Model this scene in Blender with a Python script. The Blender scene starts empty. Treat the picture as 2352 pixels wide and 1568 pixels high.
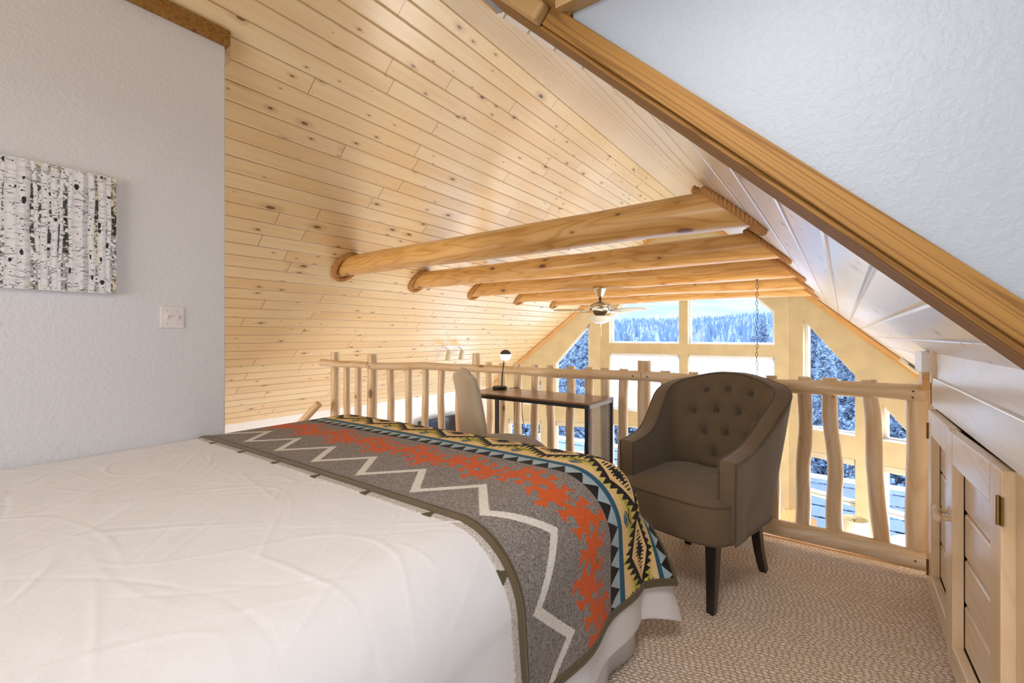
import bpy, bmesh, math, random
import numpy as np
from mathutils import Vector, Matrix, noise as mnoise

random.seed(7)
sc = bpy.context.scene
COL = sc.collection
PI = math.pi
R = math.radians

# ------------------------------------------------------------------ camera
cam_d = bpy.data.cameras.new('camera'); cam = bpy.data.objects.new('camera', cam_d); COL.objects.link(cam)
cam_d.sensor_width = 36; cam_d.lens = 16; cam_d.shift_y = -14/2352
cam_d.clip_start = 0.03; cam_d.clip_end = 3000
cam.location = (0, 0, 1.15); cam.rotation_euler = (R(90), 0, R(36))
sc.camera = cam

# ------------------------------------------------------------------ world, view, lights
w = bpy.data.worlds.new('world'); sc.world = w; w.use_nodes = True
nt = w.node_tree; nt.nodes.clear()
wo = nt.nodes.new('ShaderNodeOutputWorld'); bg = nt.nodes.new('ShaderNodeBackground')
tc = nt.nodes.new('ShaderNodeTexCoord'); sp = nt.nodes.new('ShaderNodeSeparateXYZ'); rp = nt.nodes.new('ShaderNodeValToRGB')
nt.links.new(tc.outputs['Generated'], sp.inputs[0]); nt.links.new(sp.outputs['Z'], rp.inputs[0])
rp.color_ramp.elements[0].position = 0.0; rp.color_ramp.elements[0].color = (0.86, 0.93, 1, 1)
rp.color_ramp.elements[1].position = 0.6; rp.color_ramp.elements[1].color = (0.62, 0.78, 1.0, 1)
nt.links.new(rp.outputs[0], bg.inputs[0]); bg.inputs[1].default_value = 8.5
nt.links.new(bg.outputs[0], wo.inputs[0])
sc.view_settings.view_transform = 'Standard'; sc.view_settings.look = 'None'
sc.view_settings.exposure = 0.18; sc.view_settings.gamma = 1.0
sc.view_settings.use_curve_mapping = False
cy = sc.cycles
cy.max_bounces = 8; cy.diffuse_bounces = 4; cy.glossy_bounces = 3; cy.transmission_bounces = 4; cy.transparent_max_bounces = 10
cy.use_denoising = True; cy.sample_clamp_indirect = 6.0; cy.caustics_reflective = False; cy.caustics_refractive = False
cy.use_adaptive_sampling = True; cy.adaptive_threshold = 0.03

def area(name, loc, rot, sx, sy, power, color, portal=False):
    d = bpy.data.lights.new(name, 'AREA'); d.shape = 'RECTANGLE'; d.size = sx; d.size_y = sy
    d.energy = power; d.color = color
    if portal: d.cycles.is_portal = True
    o = bpy.data.objects.new(name, d); COL.objects.link(o); o.location = loc; o.rotation_euler = rot
    return o
# added unseen fill panels in place of bedroom daylight; no windows built there
area('window_daylight_back', (-1.0, -2.35, 1.30), (R(90), 0, 0), 2.0, 1.0, 50, (1.0, 0.96, 0.94))
area('window_daylight_dormer', (2.27, 0.0, 1.35), (R(90), 0, R(90)), 1.4, 1.1, 13, (0.72, 0.84, 1.0))
# added unseen fill panel overhead, standing in for a bedroom ceiling lamp
area('bedroom_ceiling_lamp', (-0.1, 0.25, 2.16), (0, 0, 0), 0.5, 0.5, 18, (1.0, 0.94, 0.89))
# added unseen panels brighten lower floor and left ceiling; no windows built behind them
area('window_daylight_lower_side', (1.1, 4.6, -1.2), (R(90), 0, R(90)), 2.6, 1.7, 160, (1.0, 0.96, 0.90))
area('window_daylight_stairs', (-4.3, -1.9, 0.9), (R(90), 0, R(0)), 1.1, 1.3, 120, (1.0, 0.90, 0.76))

# ------------------------------------------------------------------ materials
def new_mat(name):
    m = bpy.data.materials.new(name); m.use_nodes = True
    t = m.node_tree; b = t.nodes['Principled BSDF']
    return m, t, b
def N(t, typ, **kw):
    n = t.nodes.new(typ)
    for k, v in kw.items():
        if k in ('operation', 'blend_type', 'data_type', 'noise_dimensions', 'voronoi_dimensions', 'feature', 'wave_type', 'bands_direction', 'interpolation_type', 'attribute_name', 'distance', 'wave_profile'):
            setattr(n, k, v)
        else:
            n.inputs[k].default_value = v
    return n
def L(t, a, b): t.links.new(a, b)
def math_(t, op, a, b=None, clamp=False):
    n = t.nodes.new('ShaderNodeMath'); n.operation = op; n.use_clamp = clamp
    for i, v in enumerate((a, b)):
        if v is None: continue
        if isinstance(v, (int, float)): n.inputs[i].default_value = v
        else: t.links.new(v, n.inputs[i])
    return n.outputs[0]
def mixc(t, fac, a, b, mode='MIX'):
    n = t.nodes.new('ShaderNodeMix'); n.data_type = 'RGBA'; n.blend_type = mode
    for i, v in ((0, fac), (6, a), (7, b)):
        if isinstance(v, (int, float)): n.inputs[i].default_value = v
        elif isinstance(v, tuple): n.inputs[i].default_value = (*v[:3], 1)
        else: t.links.new(v, n.inputs[i])
    return n.outputs[2]
def sstep(t, v, lo, hi, a=0.0, b=1.0):
    n = t.nodes.new('ShaderNodeMapRange'); n.interpolation_type = 'SMOOTHSTEP'
    t.links.new(v, n.inputs[0]); n.inputs[1].default_value = lo; n.inputs[2].default_value = hi
    n.inputs[3].default_value = a; n.inputs[4].default_value = b
    return n.outputs[0]
def plain(name, col, rough=0.5, metal=0.0, bump=None, spec=0.5, sheen=0.0, coat=0.0):
    m, t, b = new_mat(name)
    b.inputs['Base Color'].default_value = (*col, 1); b.inputs['Roughness'].default_value = rough
    b.inputs['Metallic'].default_value = metal; b.inputs['Specular IOR Level'].default_value = spec
    b.inputs['Sheen Weight'].default_value = sheen; b.inputs['Coat Weight'].default_value = coat
    tc = N(t, 'ShaderNodeTexCoord'); 
    if bump:
        n = N(t, 'ShaderNodeTexNoise', Scale=bump[0], Detail=4.0); L(t, tc.outputs['Object'], n.inputs['Vector'])
        bp = N(t, 'ShaderNodeBump', Strength=bump[1], Distance=bump[2]); L(t, n.outputs[0], bp.inputs['Height']); L(t, bp.outputs[0], b.inputs['Normal'])
    else:
        n = N(t, 'ShaderNodeTexNoise', Scale=6.0, Detail=2.0); L(t, tc.outputs['Object'], n.inputs['Vector'])
    v = sstep(t, n.outputs[0], 0.3, 0.7, 0.94, 1.05)
    L(t, mixc(t, 1.0, (*col,), v, 'MULTIPLY'), b.inputs['Base Color'])
    return m

def planks(name, light, dark, knotc, width, length=1.6, coat=0.5, rough=0.32, knots=1.0, groove=(0.36, 0.20, 0.07), swap=False):
    """tongue-and-groove boards; object X runs along the boards, Y across them"""
    m, t, b = new_mat(name)
    tc = N(t, 'ShaderNodeTexCoord'); s = N(t, 'ShaderNodeSeparateXYZ'); L(t, tc.outputs['Object'], s.inputs[0])
    X, Y = (s.outputs['Y'], s.outputs['X']) if swap else (s.outputs['X'], s.outputs['Y'])
    yr = math_(t, 'DIVIDE', Y, width); row = math_(t, 'FLOOR', yr); fr = math_(t, 'FRACT', yr)
    wn = N(t, 'ShaderNodeTexWhiteNoise', noise_dimensions='1D'); L(t, row, wn.inputs['W'])
    xo = math_(t, 'ADD', math_(t, 'DIVIDE', X, length), math_(t, 'MULTIPLY', wn.outputs['Value'], 7.3))
    bi = math_(t, 'FLOOR', xo); fx = math_(t, 'FRACT', xo)
    cb = N(t, 'ShaderNodeCombineXYZ'); L(t, row, cb.inputs[0]); L(t, bi, cb.inputs[1])
    wb = N(t, 'ShaderNodeTexWhiteNoise', noise_dimensions='2D'); L(t, cb.outputs[0], wb.inputs['Vector'])
    # grain
    gv = N(t, 'ShaderNodeCombineXYZ')
    L(t, math_(t, 'ADD', math_(t, 'MULTIPLY', X, 1.3), math_(t, 'MULTIPLY', wb.outputs['Value'], 31.0)), gv.inputs[0])
    L(t, math_(t, 'MULTIPLY', Y, 26.0), gv.inputs[1]); L(t, math_(t, 'MULTIPLY', wb.outputs['Value'], 9.0), gv.inputs[2])
    gn = N(t, 'ShaderNodeTexNoise', Scale=1.0, Detail=5.0, Roughness=0.6, Distortion=0.6); L(t, gv.outputs[0], gn.inputs['Vector'])
    tone = math_(t, 'ADD', math_(t, 'MULTIPLY', sstep(t, gn.outputs[0], 0.35, 0.72), 0.45), math_(t, 'MULTIPLY', wb.outputs['Value'], 0.5))
    col = mixc(t, tone, light, dark)
    # knots
    kv = N(t, 'ShaderNodeCombineXYZ')
    L(t, math_(t, 'ADD', math_(t, 'MULTIPLY', X, 5.0), math_(t, 'MULTIPLY', wb.outputs['Value'], 17.0)), kv.inputs[0]); L(t, math_(t, 'MULTIPLY', math_(t, 'ADD', Y, math_(t, 'MULTIPLY', wb.outputs['Value'], 0.7)), 12.0), kv.inputs[1])
    vo = N(t, 'ShaderNodeTexVoronoi', voronoi_dimensions='2D', Scale=1.0); L(t, kv.outputs[0], vo.inputs['Vector'])
    vc = N(t, 'ShaderNodeSeparateColor'); L(t, vo.outputs['Color'], vc.inputs[0])
    size = math_(t, 'MULTIPLY', math_(t, 'MAXIMUM', math_(t, 'SUBTRACT', vc.outputs[0], 0.50), 0.0), math_(t, 'ADD', math_(t, 'MULTIPLY', math_(t, 'POWER', vc.outputs[1], 2.0), 0.36*knots), 0.07))
    dist = math_(t, 'DIVIDE', vo.outputs['Distance'], math_(t, 'ADD', size, 0.0001))
    km = sstep(t, dist, 0.55, 1.0, 0.9, 0.0)
    halo = sstep(t, dist, 1.0, 3.2, 0.28, 0.0)
    col = mixc(t, halo, col, knotc); col = mixc(t, km, col, tuple(c*0.5 for c in knotc))
    # streaky flecks
    fn = N(t, 'ShaderNodeTexNoise', Scale=1.0, Detail=3.0, Roughness=0.7, Distortion=1.5)
    fv = N(t, 'ShaderNodeCombineXYZ'); L(t, math_(t, 'MULTIPLY', X, 9.0), fv.inputs[0]); L(t, math_(t, 'MULTIPLY', Y, 38.0), fv.inputs[1]); L(t, row, fv.inputs[2])
    L(t, fv.outputs[0], fn.inputs['Vector'])
    col = mixc(t, sstep(t, fn.outputs[0], 0.69, 0.78, 0.0, 0.5*knots), col, knotc)
    # grooves and butt joints
    edge = math_(t, 'MINIMUM', fr, math_(t, 'SUBTRACT', 1.0, fr))
    gm = sstep(t, edge, 0.012, 0.040, 0.85, 0.0)
    jx = math_(t, 'MULTIPLY', math_(t, 'MINIMUM', fx, math_(t, 'SUBTRACT', 1.0, fx)), length)
    jm = sstep(t, jx, 0.0015, 0.004, 0.9, 0.0)
    mask = math_(t, 'MAXIMUM', gm, jm)
    col = mixc(t, mask, col, groove)
    L(t, col, b.inputs['Base Color'])
    hn = math_(t, 'ADD', math_(t, 'MULTIPLY', sstep(t, edge, 0.0, 0.09, -1.0, 0.0), 1.0), math_(t, 'MULTIPLY', gn.outputs[0], 0.12))
    bp = N(t, 'ShaderNodeBump', Strength=0.7, Distance=0.006); L(t, hn, bp.inputs['Height']); L(t, bp.outputs[0], b.inputs['Normal'])
    b.inputs['Roughness'].default_value = rough; b.inputs['Coat Weight'].default_value = coat; b.inputs['Coat Roughness'].default_value = 0.22
    L(t, bp.outputs[0], b.inputs['Coat Normal'])
    return m

def wood(name, light, dark, knotc=(0.12, 0.05, 0.02), axis='X', scale=1.0, ring=9.0, coat=0.2, rough=0.45, knots=1.0, contrast=1.0):
    """solid timber; grain follows the object's own axis"""
    m, t, b = new_mat(name)
    tc = N(t, 'ShaderNodeTexCoord'); s = N(t, 'ShaderNodeSeparateXYZ'); L(t, tc.outputs['Object'], s.inputs[0])
    order = {'X': ('X', 'Y', 'Z'), 'Y': ('Y', 'Z', 'X'), 'Z': ('Z', 'X', 'Y')}[axis]
    A, B, C_ = (s.outputs[k] for k in order)
    oi = N(t, 'ShaderNodeObjectInfo')
    cv = N(t, 'ShaderNodeCombineXYZ')
    L(t, math_(t, 'ADD', math_(t, 'MULTIPLY', A, 1.1*scale), math_(t, 'MULTIPLY', oi.outputs['Random'], 40.0)), cv.inputs[0])
    L(t, math_(t, 'MULTIPLY', B, ring*scale), cv.inputs[1]); L(t, math_(t, 'MULTIPLY', C_, ring*scale), cv.inputs[2])
    n1 = N(t, 'ShaderNodeTexNoise', Scale=1.0, Detail=1.5, Distortion=0.4); L(t, cv.outputs[0], n1.inputs['Vector'])
    rings = math_(t, 'ABSOLUTE', math_(t, 'SUBTRACT', math_(t, 'FRACT', math_(t, 'MULTIPLY', n1.outputs[0], 9.0)), 0.5))
    rg = sstep(t, rings, 0.22, 0.5)
    n2 = N(t, 'ShaderNodeTexNoise', Scale=2.2, Detail=3.0); L(t, cv.outputs[0], n2.inputs['Vector'])
    tone = math_(t, 'ADD', math_(t, 'MULTIPLY', rg, 0.55*contrast), math_(t, 'MULTIPLY', sstep(t, n2.outputs[0], 0.3, 0.75), 0.5), True)
    col = mixc(t, tone, light, dark)
    kv = N(t, 'ShaderNodeCombineXYZ')
    L(t, math_(t, 'ADD', math_(t, 'MULTIPLY', A, 4.0*scale), math_(t, 'MULTIPLY', oi.outputs['Random'], 60.0)), kv.inputs[0])
    L(t, math_(t, 'MULTIPLY', B, 8.0*scale), kv.inputs[1]); L(t, math_(t, 'MULTIPLY', C_, 8.0*scale), kv.inputs[2])
    vo = N(t, 'ShaderNodeTexVoronoi', voronoi_dimensions='3D', Scale=1.0); L(t, kv.outputs[0], vo.inputs['Vector'])
    vc = N(t, 'ShaderNodeSeparateColor'); L(t, vo.outputs['Color'], vc.inputs[0])
    size = math_(t, 'MULTIPLY', math_(t, 'MAXIMUM', math_(t, 'SUBTRACT', vc.outputs[0], 0.45), 0.0), 0.42*knots)
    dist = math_(t, 'DIVIDE', vo.outputs['Distance'], math_(t, 'ADD', size, 0.0001))
    col = mixc(t, sstep(t, dist, 0.9, 2.6, 0.5, 0.0), col, dark)
    col = mixc(t, sstep(t, dist, 0.55, 1.05, 0.92, 0.0), col, knotc)
    L(t, col, b.inputs['Base Color'])
    bp = N(t, 'ShaderNodeBump', Strength=0.25, Distance=0.004); L(t, n2.outputs[0], bp.inputs['Height']); L(t, bp.outputs[0], b.inputs['Normal'])
    b.inputs['Roughness'].default_value = rough; b.inputs['Coat Weight'].default_value = coat; b.inputs['Coat Roughness'].default_value = 0.25
    return m

def fabric(name, a, b_, scale=900, rough=0.9, sheen=0.3):
    m, t, b = new_mat(name)
    tc = N(t, 'ShaderNodeTexCoord')
    n = N(t, 'ShaderNodeTexNoise', Scale=scale, Detail=2.0); L(t, tc.outputs['Object'], n.inputs['Vector'])
    n2 = N(t, 'ShaderNodeTexNoise', Scale=9.0, Detail=4.0); L(t, tc.outputs['Object'], n2.inputs['Vector'])
    f = math_(t, 'ADD', math_(t, 'MULTIPLY', sstep(t, n.outputs[0], 0.35, 0.65), 0.5), math_(t, 'MULTIPLY', n2.outputs[0], 0.5))
    L(t, mixc(t, f, a, b_), b.inputs['Base Color'])
    bp = N(t, 'ShaderNodeBump', Strength=0.3, Distance=0.001); L(t, n.outputs[0], bp.inputs['Height'])
    bp2 = N(t, 'ShaderNodeBump', Strength=0.25, Distance=0.02); L(t, n2.outputs[0], bp2.inputs['Height']); L(t, bp.outputs[0], bp2.inputs['Normal'])
    L(t, bp2.outputs[0], b.inputs['Normal'])
    b.inputs['Roughness'].default_value = rough; b.inputs['Sheen Weight'].default_value = sheen; b.inputs['Specular IOR Level'].default_value = 0.2
    return m

def drywall(name, col, rough=0.42, st=0.32):
    m, t, b = new_mat(name)
    tc = N(t, 'ShaderNodeTexCoord')
    n = N(t, 'ShaderNodeTexNoise', Scale=75.0, Detail=4.0, Roughness=0.55); L(t, tc.outputs['Object'], n.inputs['Vector'])
    h = sstep(t, n.outputs[0], 0.42, 0.62)
    bp = N(t, 'ShaderNodeBump', Strength=st, Distance=0.0035); L(t, h, bp.inputs['Height']); L(t, bp.outputs[0], b.inputs['Normal'])
    n2 = N(t, 'ShaderNodeTexNoise', Scale=1.3, Detail=2.0); L(t, tc.outputs['Object'], n2.inputs['Vector'])
    L(t, mixc(t, n2.outputs[0], tuple(c*1.03 for c in col), tuple(c*0.96 for c in col)), b.inputs['Base Color'])
    b.inputs['Roughness'].default_value = rough
    return m

M = {}
M['pine_left'] = planks('pine_boards', (0.86, 0.70, 0.43), (0.76, 0.53, 0.26), (0.28, 0.13, 0.04), 0.105, 1.9)
M['pine_right'] = planks('whitewashed_pine_boards', (0.84, 0.81, 0.76), (0.76, 0.71, 0.63), (0.22, 0.15, 0.11), 0.135, 2.3, coat=0.8, rough=0.3, knots=0.8, groove=(0.35, 0.27, 0.2))  # window glare on varnished pine is put into the colour as whiter boards
M['beam'] = wood('golden_log', (0.74, 0.45, 0.16), (0.52, 0.25, 0.055), (0.13, 0.045, 0.015), 'X', 1.0, 9.0, coat=0.35, knots=1.0)
M['rafter'] = wood('golden_fir_board', (0.33, 0.165, 0.034), (0.18, 0.076, 0.008), (0.10, 0.04, 0.01), 'X', 0.55, 48.0, coat=0.0, rough=0.7, knots=0.35, contrast=1.3)
M['plate'] = wood('tan_board', (0.46, 0.29, 0.12), (0.38, 0.22, 0.07), (0.08, 0.03, 0.01), 'X', 0.5, 6.0, coat=0.1, knots=0.3, contrast=0.3)
M['trim'] = wood('orange_pine_trim', (0.70, 0.40, 0.14), (0.58, 0.29, 0.08), (0.12, 0.05, 0.02), 'X', 1.0, 10.0, knots=0.5)
M['peeled'] = wood('peeled_aspen_log', (0.76, 0.60, 0.42), (0.58, 0.37, 0.16), (0.14, 0.06, 0.03), 'Z', 1.1, 8.0, coat=0.25, knots=1.25, contrast=0.6)
M['peeled_x'] = wood('peeled_aspen_rail', (0.77, 0.61, 0.42), (0.58, 0.37, 0.15), (0.15, 0.07, 0.03), 'X', 0.9, 8.0, coat=0.25, knots=1.2, contrast=0.6)
M['cup_z'] = wood('cupboard_pine_upright', (0.72, 0.55, 0.36), (0.62, 0.42, 0.22), (0.2, 0.09, 0.04), 'Z', 1.0, 9.0, coat=0.45, rough=0.38, knots=0.5, contrast=0.6)
M['cup_y'] = wood('cupboard_pine_cross', (0.72, 0.58, 0.42), (0.60, 0.43, 0.26), (0.2, 0.09, 0.04), 'Y', 1.0, 9.0, coat=0.5, rough=0.36, knots=0.5, contrast=0.8)
M['cup_white'] = wood('whitewashed_board', (0.78, 0.75, 0.73), (0.68, 0.62, 0.56), (0.2, 0.12, 0.08), 'Y', 1.0, 9.0, coat=0.6, rough=0.34, knots=0.3, contrast=0.5)  # pale tone imitates sky reflected on the header and fascia boards
M['drywall'] = drywall('textured_drywall', (0.68, 0.68, 0.695), 0.42, 0.24)
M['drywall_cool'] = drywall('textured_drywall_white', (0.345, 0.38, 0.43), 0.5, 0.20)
M['white_wall'] = drywall('white_lower_wall', (0.80, 0.80, 0.80), 0.6)
M['beige'] = plain('beige_paint', (0.60, 0.49, 0.285), 0.6)
M['white_paint'] = plain('white_vinyl', (0.82, 0.83, 0.84), 0.4)
M['white_plastic'] = plain('white_plastic', (0.74, 0.70, 0.69), 0.35)
M['ivory'] = plain('ivory_plastic', (0.62, 0.56, 0.42), 0.45)
M['black_metal'] = plain('black_metal', (0.025, 0.022, 0.02), 0.45, 0.4)
M['dark_wood'] = plain('dark_stained_leg', (0.012, 0.009, 0.007), 0.22, 0.0, coat=0.4)
M['desk_top'] = wood('walnut_laminate', (0.24, 0.115, 0.06), (0.15, 0.065, 0.035), (0.1, 0.04, 0.02), 'X', 1.0, 14.0, coat=0.6, rough=0.3, knots=0.0, contrast=0.4)
M['grey_metal'] = plain('grey_metal', (0.50, 0.50, 0.52), 0.45, 0.5)
M['nickel'] = plain('brushed_nickel', (0.62, 0.54, 0.42), 0.22, 1.0)
M['iron'] = plain('blackened_steel', (0.10, 0.09, 0.08), 0.4, 0.8)
M['brass'] = plain('antique_brass', (0.28, 0.17, 0.05), 0.35, 0.9)
M['rope'] = plain('manila_rope', (0.50, 0.25, 0.085), 0.85, 0, (240, 0.5, 0.003))
M['taupe'] = fabric('taupe_linen', (0.175, 0.125, 0.075), (0.120, 0.084, 0.049), 700, sheen=0.25)
M['taupe_pipe'] = fabric('taupe_piping', (0.105, 0.078, 0.048), (0.075, 0.052, 0.030), 700)
M['beige_fabric'] = fabric('oatmeal_linen', (0.56, 0.46, 0.33), (0.46, 0.37, 0.26), 500)
M['sheet'] = fabric('white_cotton', (0.74, 0.725, 0.73), (0.71, 0.695, 0.70), 1200, 0.8, 0.15)
M['mattress'] = fabric('white_mattress', (0.7, 0.7, 0.7), (0.65, 0.65, 0.66), 500)
M['binding'] = fabric('olive_binding', (0.13, 0.095, 0.05), (0.085, 0.06, 0.03), 500)
M['honey'] = wood('honey_oak', (0.62, 0.30, 0.11), (0.50, 0.20, 0.06), (0.3, 0.1, 0.04), 'Z', 1.0, 12.0, knots=0.0)
M['screen'] = plain('dark_glossy_screen', (0.015, 0.010, 0.010), 0.08)
M['snow'] = plain('snow', (0.80, 0.86, 0.95), 0.9, 0, (3.0, 0.3, 0.1))
M['deck_paint'] = plain('weathered_blue_grey_deck', (0.13, 0.16, 0.25), 0.7)
M['lampshade'] = plain('cream_lampshade', (0.85, 0.78, 0.55), 0.8)
M['lower_floor'] = planks('oak_floor', (0.5, 0.32, 0.16), (0.38, 0.22, 0.1), (0.2, 0.1, 0.05), 0.12, 1.4, knots=0.3)

def glass_mat():
    m, t, b = new_mat('window_glass'); t.nodes.remove(b)
    o = t.nodes['Material Output']; tr = N(t, 'ShaderNodeBsdfTransparent'); tr.inputs[0].default_value = (0.93, 0.96, 0.98, 1)
    gl = N(t, 'ShaderNodeBsdfGlossy', Roughness=0.02); mx = N(t, 'ShaderNodeMixShader'); mx.inputs[0].default_value = 0.004
    L(t, tr.outputs[0], mx.inputs[1]); L(t, gl.outputs[0], mx.inputs[2]); L(t, mx.outputs[0], o.inputs[0]); return m
M['glass'] = glass_mat()
def blind_mat():
    m, t, b = new_mat('cellular_shade'); t.nodes.remove(b); o = t.nodes['Material Output']
    tr = N(t, 'ShaderNodeBsdfTranslucent'); df = N(t, 'ShaderNodeBsdfDiffuse'); mx = N(t, 'ShaderNodeMixShader'); mx.inputs[0].default_value = 0.5
    tc = N(t, 'ShaderNodeTexCoord'); wv = N(t, 'ShaderNodeTexWave', wave_type='BANDS', bands_direction='Z', Scale=26.0); L(t, tc.outputs['Object'], wv.inputs['Vector'])
    c = mixc(t, wv.outputs[0], (0.80, 0.84, 0.90), (0.88, 0.92, 0.97))
    L(t, c, tr.inputs[0]); L(t, c, df.inputs[0])
    L(t, tr.outputs[0], mx.inputs[1]); L(t, df.outputs[0], mx.inputs[2]); L(t, mx.outputs[0], o.inputs[0]); return m
M['blind'] = blind_mat()
def emit_mat(name, col, strength):
    m, t, b = new_mat(name); b.inputs['Base Color'].default_value = (0.8, 0.8, 0.78, 1)
    b.inputs['Emission Color'].default_value = (*col, 1); b.inputs['Emission Strength'].default_value = strength; b.inputs['Roughness'].default_value = 0.3
    return m
M['lamp_glow'] = emit_mat('lit_lamp_globe', (1, 0.97, 0.9), 1.6)
M['alabaster'] = plain('alabaster_glass', (0.72, 0.74, 0.70), 0.25)

def carpet_mat():
    m, t, b = new_mat('looped_berber_carpet')
    tc = N(t, 'ShaderNodeTexCoord'); s = N(t, 'ShaderNodeSeparateXYZ')
    mp = N(t, 'ShaderNodeMapping'); mp.inputs['Rotation'].default_value = (0, 0, R(-14)); L(t, tc.outputs['Object'], mp.inputs[0])
    dn = N(t, 'ShaderNodeTexNoise', Scale=24.0, Detail=2.0); L(t, mp.outputs[0], dn.inputs['Vector'])
    L(t, mp.outputs[0], s.inputs[0])
    row = math_(t, 'MULTIPLY', math_(t, 'ADD', s.outputs['Y'], math_(t, 'MULTIPLY', dn.outputs[0], 0.030)), 74.0)
    ri = math_(t, 'FLOOR', row); fr = math_(t, 'FRACT', row)
    wn = N(t, 'ShaderNodeTexWhiteNoise', noise_dimensions='1D'); L(t, ri, wn.inputs['W'])
    cx = math_(t, 'ADD', math_(t, 'MULTIPLY', s.outputs['X'], 46.0), math_(t, 'MULTIPLY', wn.outputs['Value'], 5.0))
    ci = math_(t, 'FLOOR', cx); fx = math_(t, 'FRACT', cx)
    cb = N(t, 'ShaderNodeCombineXYZ'); L(t, ri, cb.inputs[0]); L(t, ci, cb.inputs[1])
    wc = N(t, 'ShaderNodeTexWhiteNoise', noise_dimensions='2D'); L(t, cb.outputs[0], wc.inputs['Vector'])
    ex = math_(t, 'MULTIPLY', math_(t, 'ABSOLUTE', math_(t, 'SUBTRACT', fx, 0.5)), 2.0)
    ey = math_(t, 'MULTIPLY', math_(t, 'ABSOLUTE', math_(t, 'SUBTRACT', fr, 0.5)), 2.0)
    rr = math_(t, 'ADD', math_(t, 'POWER', ex, 2.4), math_(t, 'POWER', ey, 2.0))
    h = sstep(t, rr, 0.25, 1.25, 1.0, 0.0)
    fn = N(t, 'ShaderNodeTexNoise', Scale=420.0, Detail=2.0); L(t, mp.outputs[0], fn.inputs['Vector'])
    base = mixc(t, wc.outputs['Value'], (0.92, 0.78, 0.66), (0.76, 0.62, 0.51))
    base = mixc(t, math_(t, 'MULTIPLY', fn.outputs[0], 0.35), base, (0.62, 0.49, 0.39))
    L(t, mixc(t, h, (0.52, 0.40, 0.30), base), b.inputs['Base Color'])
    hh = math_(t, 'ADD', h, math_(t, 'MULTIPLY', wc.outputs['Value'], 0.35))
    bp = N(t, 'ShaderNodeBump', Strength=0.7, Distance=0.006); L(t, hh, bp.inputs['Height']); L(t, bp.outputs[0], b.inputs['Normal'])
    b.inputs['Roughness'].default_value = 0.95; b.inputs['Specular IOR Level'].default_value = 0.1
    return m
M['carpet'] = carpet_mat()

def attr_mat(name, rough=0.9, fuzz=None, gray_noise=False):
    m, t, b = new_mat(name)
    at = N(t, 'ShaderNodeVertexColor'); at.layer_name = 'pattern'
    c = at.outputs['Color']
    tc = N(t, 'ShaderNodeTexCoord')
    if fuzz:
        n = N(t, 'ShaderNodeTexNoise', Scale=fuzz, Detail=5.0, Roughness=0.8, Distortion=0.8); L(t, tc.outputs['Object'], n.inputs['Vector'])
        v = sstep(t, n.outputs[0], 0.36, 0.64, 0.45, 1.55)
        sep = N(t, 'ShaderNodeSeparateColor'); L(t, c, sep.inputs[0])
        c = mixc(t, 1.0, c, v, 'MULTIPLY') if not gray_noise else mixc(t, at.outputs['Alpha'], c, mixc(t, 1.0, c, v, 'MULTIPLY'))
        bp = N(t, 'ShaderNodeBump', Strength=0.5, Distance=0.0015); L(t, n.outputs[0], bp.inputs['Height']); L(t, bp.outputs[0], b.inputs['Normal'])
        b.inputs['Sheen Weight'].default_value = 0.05
    L(t, c, b.inputs['Base Color']); b.inputs['Roughness'].default_value = rough; b.inputs['Specular IOR Level'].default_value = 0.25
    return m
M['wool'] = attr_mat('patterned_wool', 0.95, 170.0, True)
M['canvas'] = attr_mat('printed_canvas', 0.7)

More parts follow.
